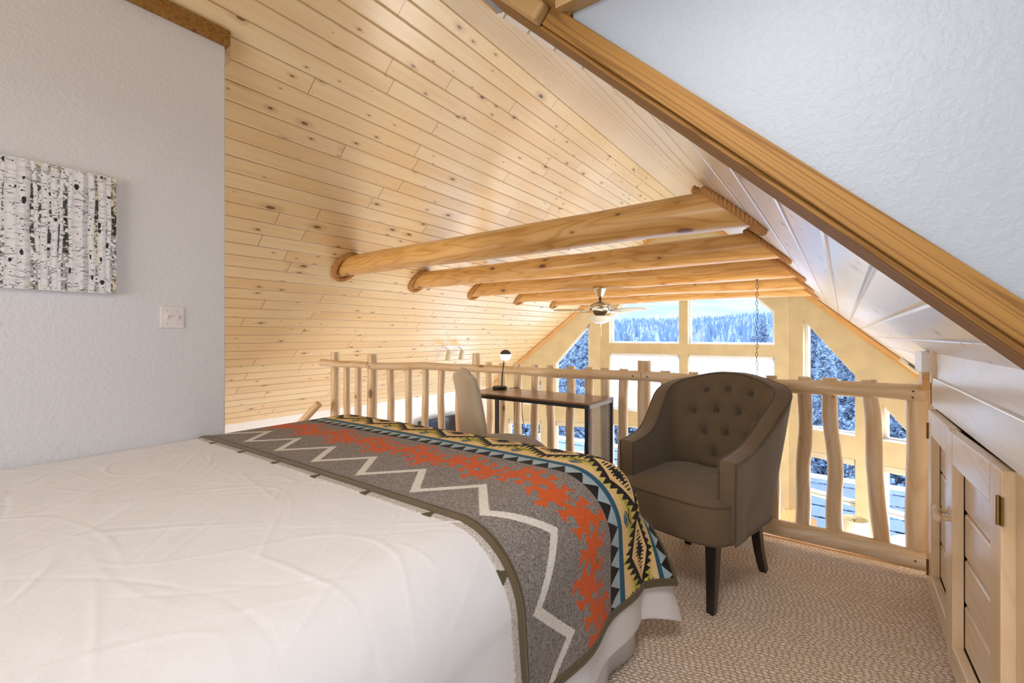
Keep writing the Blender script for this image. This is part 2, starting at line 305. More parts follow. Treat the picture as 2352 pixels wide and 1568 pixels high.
# ------------------------------------------------------------------ mesh helpers
class MB:
    def __init__(s): s.v = []; s.f = []
    def add(s, verts, faces, mtx=None):
        o = len(s.v)
        s.v += [tuple(mtx @ Vector(p)) if mtx is not None else tuple(p) for p in verts]
        s.f += [tuple(i+o for i in f) for f in faces]
        return s
    def box(s, x0, x1, y0, y1, z0, z1, mtx=None):
        v = [(x0, y0, z0), (x1, y0, z0), (x1, y1, z0), (x0, y1, z0), (x0, y0, z1), (x1, y0, z1), (x1, y1, z1), (x0, y1, z1)]
        return s.add(v, [(0, 3, 2, 1), (4, 5, 6, 7), (0, 1, 5, 4), (1, 2, 6, 5), (2, 3, 7, 6), (3, 0, 4, 7)], mtx)
    def prism(s, poly, a, b, fn):
        """poly: 2-D points; fn(p, depth) -> 3-D"""
        n = len(poly); v = [fn(p, a) for p in poly] + [fn(p, b) for p in poly]
        f = [tuple(range(n))[::-1], tuple(range(n, 2*n))] + [(i, (i+1) % n, n+(i+1) % n, n+i) for i in range(n)]
        return s.add(v, f)
    def tube(s, pts, rad, seg=12, cap=True, closed=False, up=None):
        pts = [Vector(p) for p in pts]; n = len(pts)
        if isinstance(rad, (int, float)): rad = [rad]*n
        v = []; prev = None
        for i, p in enumerate(pts):
            if closed: d = pts[(i+1) % n]-pts[i-1]
            else: d = pts[min(i+1, n-1)]-pts[max(i-1, 0)]
            d.normalize()
            if prev is None:
                a = Vector(up) if up else (Vector((0, 0, 1)) if abs(d.z) < 0.9 else Vector((1, 0, 0)))
            else: a = prev
            a = (a-d*a.dot(d)).normalized(); prev = a; b = d.cross(a)
            for k in range(seg):
                th = 2*PI*k/seg; r = rad[i](th) if callable(rad[i]) else rad[i]
                v.append(p+(a*math.cos(th)+b*math.sin(th))*r)
        f = []
        m_ = n if closed else n-1
        for i in range(m_):
            for k in range(seg):
                a0 = i*seg+k; a1 = i*seg+(k+1) % seg; j = (i+1) % n
                f.append((a0, a1, j*seg+(k+1) % seg, j*seg+k))
        if cap and not closed:
            f.append(tuple(range(seg))[::-1]); f.append(tuple(range((n-1)*seg, n*seg)))
        return s.add(v, f)
    def lathe(s, prof, seg=24, mtx=None):
        v = [(r*math.cos(2*PI*k/seg), r*math.sin(2*PI*k/seg), z) for r, z in prof for k in range(seg)]
        f = [(i*seg+k, i*seg+(k+1) % seg, (i+1)*seg+(k+1) % seg, (i+1)*seg+k) for i in range(len(prof)-1) for k in range(seg)]
        f.append(tuple(range(seg))[::-1]); f.append(tuple(range((len(prof)-1)*seg, len(prof)*seg)))
        return s.add(v, f, mtx)
    def grid(s, pts, nu, nv):
        o = [(i*nv+j, (i+1)*nv+j, (i+1)*nv+j+1, i*nv+j+1) for i in range(nu-1) for j in range(nv-1)]
        return s.add(pts, o)
    def build(s, name, mat, parent=None, smooth=True, bevel=0.0, origin=None, angle=35):
        me = bpy.data.meshes.new(name)
        v = s.v
        if origin is not None: v = [(p[0]-origin[0], p[1]-origin[1], p[2]-origin[2]) for p in v]
        me.from_pydata(v, [], s.f); me.update()
        bm = bmesh.new(); bm.from_mesh(me); bmesh.ops.recalc_face_normals(bm, faces=bm.faces); bm.to_mesh(me); bm.free()
        o = bpy.data.objects.new(name, me); COL.objects.link(o)
        if mat: me.materials.append(mat)
        if origin is not None: o.location = origin
        if parent: 
            o.parent = parent
        if smooth:
            me.shade_smooth(); me.set_sharp_from_angle(angle=R(angle))
        if bevel:
            b = o.modifiers.new('bevel', 'BEVEL'); b.width = bevel; b.segments = 2; b.limit_method = 'ANGLE'; b.angle_limit = R(40)
        return o
def tag(o, label=None, cat=None, group=None, kind=None):
    if label: o['label'] = label
    if cat: o['category'] = cat
    if group: o['group'] = group
    if kind: o['kind'] = kind
    return o
def empty(name, loc=(0, 0, 0), rz=0.0):
    o = bpy.data.objects.new(name, None); o.empty_display_size = 0.1; COL.objects.link(o); o.location = loc; o.rotation_euler = (0, 0, rz); return o
def S(o, label=None): o['kind'] = 'structure'; 
def struct(mb, name, mat, **kw):
    o = mb.build(name, mat, **kw); o['kind'] = 'structure'; return o
def copy_tree(o, parent=None):
    c = o.copy(); COL.objects.link(c); c.parent = parent
    for ch in list(o.children): copy_tree(ch, c)
    return c
def lerp(a, b, t): return a+(b-a)*t
def smooth01(x): x = max(0, min(1, x)); return x*x*(3-2*x)
def catmull(P, n):
    P = [Vector(p) for p in P]; out = []
    Q = [P[0]*2-P[1]]+P+[P[-1]*2-P[-2]]
    m_ = len(P)-1
    for i in range(n):
        t = i/(n-1)*m_; k = min(int(t), m_-1); t -= k
        p0, p1, p2, p3 = Q[k:k+4]
        out.append(0.5*((2*p1)+(p2-p0)*t+(2*p0-5*p1+4*p2-p3)*t*t+(3*p1-p0-3*p2+p3)*t**3))
    return out

# ------------------------------------------------------------------ geometry constants
XR, ZR, PIT = -1.93, 3.14, 0.916
def roof(x): return ZR-PIT*abs(x-XR)
XL, XRT, ZEAVE = -5.10, 1.24, ZR-PIT*3.17
YG, CW = 7.03, 1.353
WD = (0.9304, 0.3665)          # wing direction (along x, back along y)
FLOOR_L = -2.30
SA = math.atan(PIT); SL = math.hypot(1, PIT)
YEDGE = 2.977
YB = -2.4
YP = 1.10                      # partition plane
XW, YWE = -2.46, 0.984

# roof planes as slabs with their own local frames (X along the boards, Y down the slope)
def roof_slab(name, side, y0, y1, s0, s1, mat):
    mb = MB(); mb.box(y0, y1, s0, s1, 0, 0.05)
    o = mb.build(name, mat, smooth=False)
    sx = 1 if side == 'right' else -1
    ax = Vector((0, 1, 0)); ay = Vector((sx*math.cos(SA), 0, -math.sin(SA)))
    az = Vector((sx*math.sin(SA), 0, math.cos(SA)))
    m = Matrix((ax, ay, az)).transposed().to_4x4(); m.translation = Vector((XR, 0, ZR))
    if m.determinant() < 0:
        for v in o.data.vertices: v.co.x = -v.co.x
        o.data.flip_normals()
        m = Matrix((-ax, ay, az)).transposed().to_4x4(); m.translation = Vector((XR, 0, ZR))
    o.matrix_world = m; o['kind'] = 'structure'; return o
SE = 3.17*SL
roof_slab('ceiling', 'left', YB, YG+0.05, 0, SE+0.05, M['pine_left'])
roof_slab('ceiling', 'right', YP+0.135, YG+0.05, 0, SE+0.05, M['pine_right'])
roof_slab('ceiling', 'right', YB, YP+0.135, 0, 0.97*SL, M['pine_left'])

# ------------------------------------------------------------------ loft floor
FL = [(-3.77, -2.4), (2.3, -2.4), (2.3, YEDGE), (-2.536, YEDGE), (-3.35, 2.515), (-3.77, 2.41)]
mb = MB(); mb.prism(FL, -0.001, 0, lambda p, d: (p[0], p[1], d)); mb = MB()
mb.prism(FL, -0.02, 0, lambda p, d: (p[0], p[1], d)); o = struct(mb, 'floor', M['carpet'], smooth=False)
mb = MB(); mb.prism(FL, -0.27, -0.02, lambda p, d: (p[0], p[1], d)); struct(mb, 'floor', M['white_wall'], smooth=False)
mb = MB()
for a, b in (((0.30, YEDGE), (-2.536, YEDGE)), ((-2.536, YEDGE), (-3.35, 2.515)), ((-3.35, 2.515), (-3.77, 2.41))):
    a = Vector((*a, 0)); b = Vector((*b, 0)); d = (b-a).normalized(); nrm = Vector((-d.y, d.x, 0))
    if nrm.y > 0: pass
    else: nrm = -nrm
    mb.add([a, b, b+nrm*0.022, a+nrm*0.022, a+Vector((0, 0, 0)), b, b, a], [])
    q = [a, b, b+nrm*0.022, a+nrm*0.022]
    mb.add([(p.x, p.y, z) for z in (-0.28, 0.006) for p in q], [(0, 3, 2, 1), (4, 5, 6, 7), (0, 1, 5, 4), (1, 2, 6, 5), (2, 3, 7, 6), (3, 0, 4, 7)])
struct(mb, 'trim_1', M['trim'], smooth=False)

# lower floor and shell
mb = MB(); mb.box(XL-0.2, XRT+0.2, YB, YG+0.4, FLOOR_L-0.2, FLOOR_L); struct(mb, 'floor', M['lower_floor'], smooth=False)
mb = MB(); mb.box(XL-0.12, XL, YB, 6.36, FLOOR_L, ZEAVE+0.02); struct(mb, 'wall_left', M['white_wall'], smooth=False)
mb = MB(); mb.box(XRT, XRT+0.12, 1.25, 6.36, FLOOR_L, ZEAVE+0.02); struct(mb, 'wall_right', M['white_wall'], smooth=False)
mb = MB(); mb.box(XL, 2.4, YB-0.12, YB, FLOOR_L, 3.3); struct(mb, 'wall_back', M['white_wall'], smooth=False)
mb = MB(); mb.box(XRT, 2.4, YB, 1.25, -0.3, -0.02); struct(mb, 'floor', M['white_wall'], smooth=False)

# ------------------------------------------------------------------ bedroom partition wall (left) with its trim
mb = MB()
poly = [(YB, 0), (YWE, 0), (YWE, roof(XW)+0.005), (YB, roof(XW)+0.005)]
mb.prism(poly, XW-0.12, XW, lambda p, d: (d, p[0], p[1])); struct(mb, 'wall_bedroom', M['drywall'], bevel=0.006)
mb = MB(); zt = roof(XW)
mb.box(XW-0.02, XW+0.028, YB, YWE+0.012, zt-0.085, zt-0.01)
struct(mb, 'trim_2', M['rafter'], smooth=False, bevel=0.003)
mb = MB(); mb.box(XW-0.10, XW-0.02, YWE, YWE+0.03, zt-0.14, zt+0.06); struct(mb, 'trim_3', M['peeled_x'], smooth=False)

# ------------------------------------------------------------------ dormer cheek wall, rafter casing, header
zb = lambda x: 1.3648-0.965*x
zf = lambda x: zb(x)+0.073
ZD = 2.20
XE2 = 2.3
mb = MB()
poly = [(-0.60, zf(-0.60)-0.01), (0.34, zf(0.34)-0.01), (0.34, 0.0), (XE2, 0.0), (XE2, ZD), (-0.60, ZD)]
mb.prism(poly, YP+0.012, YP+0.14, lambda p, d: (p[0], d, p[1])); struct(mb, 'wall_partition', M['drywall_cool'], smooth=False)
# rafter: face board
def slope_board(x0, x1, lo, hi, y0, y1, name, mat, origin_x=None):
    """board along the right-hand roof pitch, object X along it"""
    a = math.atan(0.965); L_ = (x1-x0)/math.cos(a)
    mb = MB(); mb.box(0, L_, 0, y1-y0, lo*math.cos(a), hi*math.cos(a))
    o = mb.build(name, mat, smooth=False, bevel=0.003)
    o.location = (x0, y0, zb(x0)); o.rotation_euler = (0, a, 0); o['kind'] = 'structure'; return o
slope_board(-0.688, 0.36, 0.0, 0.073, YP-0.012, YP+0.03, 'trim_4', M['rafter'])
slope_board(-1.1, 0.36, -0.016, 0.0, YP+0.0, YP+0.15, 'trim_5', M['rafter'])
slope_board(-1.0, -0.645, 0.02, 0.10, YP+0.0, YP+0.06, 'trim_6', M['rafter'])
o = slope_board(-1.15, -0.690, -0.012, 0.062, YP-0.045, YP+0.0, 'trim_7', M['plate'])
o.modifiers['bevel'].width = 0.012; o.modifiers['bevel'].segments = 3
mb = MB(); mb.box(-0.63, XE2, YP-0.035, YP+0.012, 2.035, 2.25); struct(mb, 'trim_8', M['plate'], smooth=False, bevel=0.002)
# wall above the rafter toward the ridge
mb = MB(); mb.prism([(-0.60, 1.96), (-0.60, 2.26), (-0.92, 2.26)], YP+0.06, YP+0.134, lambda p, d: (p[0], d, p[1])); struct(mb, 'wall_partition', M['rafter'], smooth=False)
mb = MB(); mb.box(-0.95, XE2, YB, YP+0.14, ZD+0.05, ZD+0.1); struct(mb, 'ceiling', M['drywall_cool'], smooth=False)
# solid dormer side wall; no window behind the added fill panel
mb = MB()
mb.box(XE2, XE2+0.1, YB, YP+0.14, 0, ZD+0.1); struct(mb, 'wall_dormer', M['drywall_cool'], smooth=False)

# ------------------------------------------------------------------ gable wall with windows
def panel_with_holes(outer, holes, to3d, thick, name, mat):
    bm = bmesh.new()
    def ring(poly):
        vs = [bm.verts.new((p[0], p[1], 0)) for p in poly]
        return [bm.edges.new((vs[i], vs[(i+1) % len(vs)])) for i in range(len(vs))]
    es = ring(outer)
    for h in holes: es += ring(h)
    bmesh.ops.triangle_fill(bm, use_beauty=True, use_dissolve=False, edges=es, normal=(0, 0, 1))
    # drop faces that fell inside holes
    def inside(p, poly):
        c = False; n = len(poly)
        for i in range(n):
            x0, y0 = poly[i]; x1, y1 = poly[(i+1) % n]
            if (y0 > p[1]) != (y1 > p[1]) and p[0] < (x1-x0)*(p[1]-y0)/(y1-y0)+x0: c = not c
        return c
    kill = [f for f in bm.faces if any(inside(f.calc_center_median(), h) for h in holes) or not inside(f.calc_center_median(), outer)]
    bmesh.ops.delete(bm, geom=kill, context='FACES_ONLY')
    r = bmesh.ops.extrude_face_region(bm, geom=bm.faces[:])
    for v in [g for g in r['geom'] if isinstance(g, bmesh.types.BMVert)]: v.co.z = thick
    for v in bm.verts: v.co = to3d((v.co.x, v.co.y), v.co.z)
    bmesh.ops.recalc_face_normals(bm, faces=bm.faces)
    me = bpy.data.meshes.new(name); bm.to_mesh(me); bm.free(); me.materials.append(mat)
    o = bpy.data.objects.new(name, me); COL.objects.link(o); o['kind'] = 'structure'; return o
def inset(poly, d):
    n = len(poly); out = []
    ar = sum(poly[i][0]*poly[(i+1) % n][1]-poly[(i+1) % n][0]*poly[i][1] for i in range(n))
    sg = 1 if ar > 0 else -1
    for i in range(n):
        p0, p1, p2 = Vector(poly[i-1]), Vector(poly[i]), Vector(poly[(i+1) % n])
        d1 = (p1-p0).normalized(); d2 = (p2-p1).normalized()
        n1 = Vector((-d1.y, d1.x))*sg; n2 = Vector((-d2.y, d2.x))*sg
        bis = (n1+n2); bis = bis/ max(0.15, bis.length_squared)*2
        out.append(tuple(p1+bis*d))
    return out
WN = [0]
def window(hole, to3d, depth=(0.075, 0.13), fw=0.03, rail=None, casing=True):
    WN[0] += 1
    root = empty('window_%d' % WN[0]); root['kind'] = 'structure'
    inn = inset(hole, fw); n = len(hole)
    mb = MB()
    v = [to3d(p, depth[0]) for p in hole]+[to3d(p, depth[0]) for p in inn]+[to3d(p, depth[1]) for p in hole]+[to3d(p, depth[1]) for p in inn]
    f = []
    for i in range(n):
        j = (i+1) % n
        f += [(i, j, n+j, n+i), (n+i, n+j, 3*n+j, 3*n+i), (2*n+i, 2*n+j, 3*n+j, 3*n+i), (i, j, 2*n+j, 2*n+i)]
    mb.add(v, f)
    # thin bead lining the opening
    if rail is not None:
        x0 = min(p[0] for p in hole); x1 = max(p[0] for p in hole)
        for (za, zb_, da, db) in ((rail-0.035, rail-0.003, depth[0]-0.012, depth[1]), (rail+0.003, rail+0.035, depth[0], depth[1])):
            mb.prism([(x0+0.01, za), (x1-0.01, za), (x1-0.01, zb_), (x0+0.01, zb_)], da, db, to3d)
    mb.build('window_frame', M['white_paint'], root, smooth=False)
    g = MB(); mid = (depth[0]+depth[1])/2
    g.prism(inset(hole, fw*0.8), mid-0.002, mid+0.002, to3d); g.build('glass_pane', M['glass'], root, smooth=False)
    # sill
    x0 = min(p[0] for p in hole); x1 = max(p[0] for p in hole); z0 = min(p[1] for p in hole)
    sl = MB(); sl.prism([(x0, z0), (x1, z0), (x1, z0+0.012), (x0, z0+0.012)], -0.012, depth[0], to3d); sl.build('window_sill', M['white_paint'], root, smooth=False)
    return root
def c3(p, d): return (XR+p[0], YG+d, p[1])
def wing3(sgn):
    def f(p, d):
        wv = p[0]
        return (XR+sgn*(CW+wv*WD[0]+d*WD[1]), YG-wv*WD[1]+d*WD[0], p[1])
    return f
def rl(dist): return ZR-PIT*dist
up_r = [(0.062, 1.022), (1.19, 1.022), (1.19, 1.47), (0.062, 1.47+0.95*1.128)]
up_l = [(-p[0], p[1]) for p in up_r][::-1]
lo_r = [(0.062, -0.062), (1.19, -0.062), (1.19, 0.861), (0.062, 0.861)]
lo_l = [(-p[0], p[1]) for p in lo_r][::-1]
bt_r = [(0.062, -1.80), (1.19, -1.80), (1.19, -0.31), (0.062, -0.31)]
bt_l = [(-p[0], p[1]) for p in bt_r][::-1]
holes = [up_r, up_l, lo_r, lo_l, bt_r, bt_l]
outer = [(-CW, FLOOR_L), (CW, FLOOR_L), (CW, rl(CW)+0.02), (0, ZR+0.02), (-CW, rl(CW)+0.02)]
panel_with_holes(outer, holes, c3, 0.14, 'wall_gable', M['beige'])
for h in holes: window(h, c3, rail=(-1.05 if h in (bt_r, bt_l) else None))
wl = lambda dist: (dist-CW)/WD[0]
hyp = lambda dist: 1.36-1.274*(dist-1.515)
wing_holes = [
    [(wl(1.515), -0.045), (wl(2.05), -0.045), (wl(2.05), hyp(2.05)), (wl(1.515), hyp(1.515))],
    [(wl(2.29), -0.045), (wl(2.585), -0.045), (wl(2.585), hyp(2.585)), (wl(2.29), hyp(2.29))],
    [(wl(1.515), -2.05), (wl(2.05), -2.05), (wl(2.05), -0.325), (wl(1.515), -0.325)],
    [(wl(2.29), -2.05), (wl(2.83), -2.05), (wl(2.83), -0.325), (wl(2.29), -0.325)]]
wend = wl(3.17)
wouter = [(0, FLOOR_L), (wend, FLOOR_L), (wend, rl(3.17)+0.02), (0, rl(CW)+0.02)]
for sgn in (1, -1):
    f3 = wing3(sgn)
    panel_with_holes(wouter, wing_holes, f3, 0.14, 'wall_gable', M['beige'])
    for k, h in enumerate(wing_holes): window(h, f3, rail=(-0.87 if k > 1 else None))
# sloping trim where the gable meets the ceiling
def strip3d(a, b, wdn, th, out, name, mat):
    a = Vector(a); b = Vector(b); d = (b-a); Ln = d.length; d.normalize()
    n = Vector(out).normalized(); u = n.cross(d).normalized()
    if u.z > 0: u = -u
    m = Matrix((d, u, d.cross(u))).transposed().to_4x4(); m.translation = a
    s = 1 if d.cross(u).dot(n) > 0 else -1
    mb = MB(); mb.box(0, Ln, 0.0, wdn, min(0, s*th), max(0, s*th)); o = mb.build(name, mat, smooth=False, bevel=0.003); o.matrix_world = m; o['kind'] = 'structure'
    return o
k = 9
for sgn in (1, -1):
    f3 = wing3(sgn)
    a = f3((0, rl(CW)-0.002), -0.001); b = f3((wend, rl(3.17)-0.002), -0.001)
    strip3d(a, b, 0.062, 0.022, (-sgn*WD[1], -WD[0], 0), 'trim_%d' % k, M['trim']); k += 1
    a = c3((0, ZR-0.002), -0.001); b = c3((sgn*CW, rl(CW)-0.002), -0.001)
    strip3d(a, b, 0.062, 0.022, (0, -1, 0), 'trim_%d' % k, M['trim']); k += 1

# pleated shades in the two middle windows
for nm, h, lab in (('left', lo_l, 'white pleated window shade left of the middle post behind the railing'), ('right', lo_r, 'white pleated window shade behind the armchair and hanging chain')):
    root = empty('window_shade', c3((sum(p[0] for p in h)/4, -0.05), 0.04)); tag(root, lab, 'blind', 'pleated shades in the gable windows')
    x0 = min(p[0] for p in h)+0.012+XR-root.location.x; x1 = max(p[0] for p in h)-0.012+XR-root.location.x; zz = root.location.z
    mb = MB(); pts = []
    nz = 60
    for i in range(nz+1):
        z = lerp(0.825, -0.03, i/nz)-zz; y = 0.006*(1 if i % 2 else -1)
        pts += [(x0, y, z), (x1, y, z)]
    mb.grid(pts, nz+1, 2); mb.build('pleated_cloth', M['blind'], root, smooth=False)
    mb = MB(); mb.box(x0, x1, -0.014, 0.014, 0.822-zz, 0.855-zz); mb.build('head_rail', M['white_paint'], root, smooth=False)
    mb = MB(); mb.box(x0, x1, -0.012, 0.012, -0.045-zz, -0.028-zz); mb.build('bottom_rail', M['white_paint'], root, smooth=False)
    mb = MB(); mb.tube([(x1-0.06, -0.02, 0.83-zz), (x1-0.06, -0.022, 0.45-zz)], 0.0022, 6); mb.tube([(x1-0.06, -0.022, 0.45-zz), (x1-0.06, -0.022, 0.42-zz)], 0.007, 8); mb.build('pull_cord', M['white_plastic'], root)
# roller valances on the lower windows
for sgn, side in ((1, 'right'), (-1, 'left')):
    f3 = wing3(sgn)
    for k, h in enumerate(wing_holes[2:]):
        x0 = h[0][0]+0.01; x1 = h[1][0]-0.01
        mb = MB(); mb.prism([(x0, -0.40), (x1, -0.40), (x1, -0.33), (x0, -0.33)], 0.01, 0.06, f3)
        tag(mb.build('roller_blind', M['ivory'], smooth=False), 'rolled up pale blind above the %s lower window of the %s angled wall' % (('inner', 'outer')[k], side), 'blind', 'rolled up blinds')

# ------------------------------------------------------------------ log beams and ropes
BY = [2.33, 3.20, 4.13, 5.09, 6.03]
BZ = [1.745, 1.71, 1.69, 1.68, 1.675]
ORD = ['nearest', 'second', 'third', 'fourth', 'farthest']
def noisy_log(a, b, r0, r1, seg, n, amp, seed, bend=0.01, oval=None):
    a = Vector(a); b = Vector(b); pts = []; rad = []
    for i in range(n+1):
        t = i/n
        off = Vector((mnoise.noise((t*2.3, seed, 1.7)), mnoise.noise((t*2.3, seed, 9.1)), mnoise.noise((t*2.3, seed, 5.5))))*bend*2
        pts.append(a.lerp(b, t)+off*math.sin(PI*min(1, max(0, t))))
        rr = lerp(r0, r1, t)*(1+amp*mnoise.noise((t*6, seed*1.3, 0.3)))
        rad.append((lambda rr, t: (lambda th: rr*(1+amp*0.8*mnoise.noise((math.cos(th)*1.3+seed, math.sin(th)*1.3, t*5+seed)))))(rr, t))
    return pts, rad
for i, (y, z) in enumerate(zip(BY, BZ)):
    half = (ZR-z)/PIT+0.10
    r0, r1 = (0.082, 0.098) if i == 0 else (0.078, 0.092)
    pts, rad = noisy_log((-half, 0, 0), (half, 0, 0), r0, r1, 28, 60, 0.07, 3.1+i*2.7, 0.008)
    mb = MB(); mb.tube(pts, rad, 28)
    o = mb.build('log_beam', M['beam']); o.location = (XR, y, z)
    tag(o, {0: 'golden peeled log beam, %s to the bed, with large dark knots', 4: 'golden log beam %s from the bed, just in front of the gable windows'}.get(i, 'golden log tie beam, %s counted from the bed') % ORD[i], 'beam', 'log tie beams across the vaulted ceiling')
    for side in (-1, 1):
        # rope wrapped round the oblique joint of log and ceiling
        rr = (r0 if side < 0 else r1)*1.03+0.012
        nrm = Vector((-side*PIT, 0, -1)).normalized()
        slope = Vector((side*1, 0, -PIT)).normalized(); ya = Vector((0, 1, 0))
        el = rr/math.sin(SA)*0.98
        cx = side*(ZR-z)/PIT
        cen = Vector((cx, 0, 0))+nrm*0.016
        mb = MB(); nn = 150; turns = 30; rs = 0.0078 if i else 0.0098
        for s_ in range(3):
            P = []
            for k_ in range(nn):
                th = 2*PI*k_/nn*0.985+2.6
                base = cen+slope*(math.cos(th)*(el+0.004))+ya*(math.sin(th)*(rr+0.004))
                rad_d = (slope*math.cos(th)+ya*math.sin(th))
                ph = turns*2*PI*k_/nn/1.0*0.5+s_*2*PI/3
                P.append(base+(rad_d*math.cos(ph)+nrm*math.sin(ph))*rs*1.12)
            mb.tube(P, rs, 6, cap=True)
        if i == 0 and side == 1:
            K = cen+slope*(-el-0.015)
            for q in range(3):
                P = [K+ya*math.cos(a_)*0.022+slope*(math.sin(a_)*0.014)+nrm*(0.012+0.010*math.sin(a_*2+q)) + Vector((-0.012*q, 0.0, 0.006*q)) for a_ in [2*PI*j/16 for j in range(16)]]
                mb.tube(P, 0.010, 6, closed=True)
        ro = mb.build('rope', M['rope']); ro.location = (XR, y, z)
        tag(ro, 'twisted brown rope round the %s end of the %s log beam' % ('left' if side < 0 else 'right', ORD[i]), 'rope', 'ropes round the beam ends')

# ------------------------------------------------------------------ log railing
ZT, ZB_ = 0.885, 0.093
def uline(u, a, b):
    """world point where the ray column u crosses the plan segment a-b (returns xy)"""
    lat = (u-1176)/1045.33; dx = lat*0.80902-0.58779; dy = lat*0.58779+0.80902
    ax, ay = a; bx, by = b; ex, ey = bx-ax, by-ay
    det = dx*(-ey)-(-ex)*dy
    k_ = (ax*(-ey)-(-ex)*ay)/det
    return (dx*k_, dy*k_)
PA = (0.30, 2.93); PB = (-2.50, 2.93); PC = (-3.30, 2.475); PD = (-3.80, 2.335)
rail_root = empty('log_railing', (-1.2, 2.93, 0)); RO = rail_root.location.copy()
tag(rail_root, 'peeled log railing along the open edge of the carpeted loft', 'railing')
def part_log(name, a, b, r0, r1, mat, seed, amp=0.06, bend=0.006, seg=14, n=16, label=None, oval=False):
    a = Vector(a)-RO; b = Vector(b)-RO; mid = a.copy(); d = b-a; Ln = d.length; d.normalize()
    ax = 'Z' if mat is M['peeled'] else 'X'
    q = (Vector((0, 0, 1)) if ax == 'Z' else Vector((1, 0, 0))).rotation_difference(d)
    e = Vector((0, 0, Ln)) if ax == 'Z' else Vector((Ln, 0, 0))
    pts, rad = noisy_log((0, 0, 0), e, r0, r1, seg, n, amp, seed, bend)
    mb = MB(); mb.tube(pts, rad, seg); o = mb.build(name, mat, rail_root); o.location = mid; o.rotation_mode = 'QUATERNION'; o.rotation_quaternion = q
    if label: o['label'] = label
    return o
bal = [(1123, 0), (1153, 0), (1190, 0), (1228, 0), (1265, 0), (1311, 0), (1352, 0), (1390, 0), (1431, 0), (1528, 0), (1590, 0), (1650, 0), (1715, 0), (1775, 0), (1845, 0), (1912, 0), (2011, 0)]
sd = 1.0
for u, _ in bal:
    x, y = uline(u, PA, PB); sd += 3.37
    r = 0.030 if u < 1800 else 0.0335
    tilt = {2011: 0.03, 1912: 0.012}.get(u, random.uniform(-0.008, 0.008))
    part_log('baluster', (x+tilt*0.9, y, ZB_), (x-tilt, y, 0.925), r*1.06, r, M['peeled'], sd, 0.10, 0.008 if u < 1800 else 0.012)
for u in (897, 939, 977, 1015, 1055):
    x, y = uline(u, PC, PB); sd += 3.37
    part_log('baluster', (x, y, 0.0), (x, y, 0.905), 0.031, 0.029, M['peeled'], sd, 0.07, 0.009)
for u in (797, 823):
    x, y = uline(u, PD, PC); sd += 3.37
    part_log('baluster', (x, y, 0.0), (x, y, 0.915), 0.031, 0.029, M['peeled'], sd, 0.07, 0.006)
for u, seg_, top, r in ((770, (PD, PC), 1.0, 0.037), (855, (PD, PC), 0.985, 0.042), (1095, (PC, PB), 1.0, 0.036), (1480, (PA, PB), 0.985, 0.042), (2106, (PA, PB), 0.915, 0.043)):
    x, y = uline(u, *seg_); sd += 2.11
    part_log('post', (x, y, ZB_ if u > 1200 else 0.0), (x, y, top), r*1.04, r, M['peeled'], sd, 0.05, 0.004, 18)
xm, ym = uline(1478, PA, PB)
part_log('top_rail', (0.313, 2.905, ZT-0.01), (xm+0.002, ym-0.022, ZT), 0.040, 0.034, M['peeled_x'], 11.0, 0.07, 0.010, 18, 40)
xn, yn = uline(1098, PB, PC)
part_log('top_rail', (xm-0.002, ym-0.022, ZT), (xn, yn-0.03, ZT-0.01), 0.034, 0.032, M['peeled_x'], 15.0, 0.09, 0.012, 18, 40)
xo_, yo_ = uline(852, PC, PB)
part_log('top_rail', (xn, yn-0.03, ZT-0.01), (xo_, yo_-0.03, ZT), 0.032, 0.031, M['peeled_x'], 21.0, 0.06, 0.008, 18, 24)
xp, yp = uline(745, PD, PC)
part_log('top_rail', (xo_, yo_-0.03, ZT+0.01), (xp, yp-0.03, ZT+0.022), 0.028, 0.031, M['peeled_x'], 25.0, 0.06, 0.006, 18, 16)
part_log('bottom_rail', (0.316, 2.885, ZB_-0.01), (xm+0.3, 2.905, ZB_), 0.047, 0.040, M['peeled_x'], 31.0, 0.07, 0.012, 18, 40)
part_log('bottom_rail', (xm+0.3, 2.905, ZB_), (xn, yn-0.03, ZB_), 0.036, 0.036, M['peeled_x'], 35.0, 0.07, 0.010, 18, 30)
part_log('bottom_rail', (xn, yn-0.03, ZB_), (xo_, yo_-0.03, ZB_), 0.034, 0.034, M['peeled_x'], 37.0, 0.06, 0.008, 18, 20)
# nail heads on the top rail
for (x, y, z) in ((xm+0.045, ym-0.060, ZT), (xm-0.05, ym-0.058, ZT), (0.27, 2.863, ZT-0.0), (0.268, 2.863, ZT-0.03), (0.275, 2.838, ZB_), (xo_+0.04, yo_-0.05, ZT)):
    mb = MB(); mb.lathe([(0.0045, 0), (0.0045, 0.006), (0.001, 0.008)], 8, Matrix.Translation(Vector((x, y, z))-RO) @ Matrix.Rotation(R(90), 4, 'X'))
    mb.build('nail', M['iron'], rail_root)
# stair handrail going down at the far left
sroot = empty('stair_handrail', (-3.85, 2.25, 0)); tag(sroot, 'short sloping peeled log handrail going down the stairs at the far left end', 'handrail')
RO2 = RO; RO = sroot.location.copy(); rr_ = rail_root; rail_root = sroot
part_log('handrail', (-3.66, 2.20, 0.56), (-4.02, 2.02, 0.16), 0.032, 0.032, M['peeled_x'], 41.0, 0.05, 0.004)
part_log('baluster', (-3.80, 2.13, -0.3), (-3.80, 2.13, 0.40), 0.026, 0.026, M['peeled'], 42.0, 0.05, 0.004)
part_log('baluster', (-3.93, 2.07, -0.3), (-3.93, 2.07, 0.27), 0.026, 0.026, M['peeled'], 43.0, 0.05, 0.004)
rail_root = rr_; RO = RO2

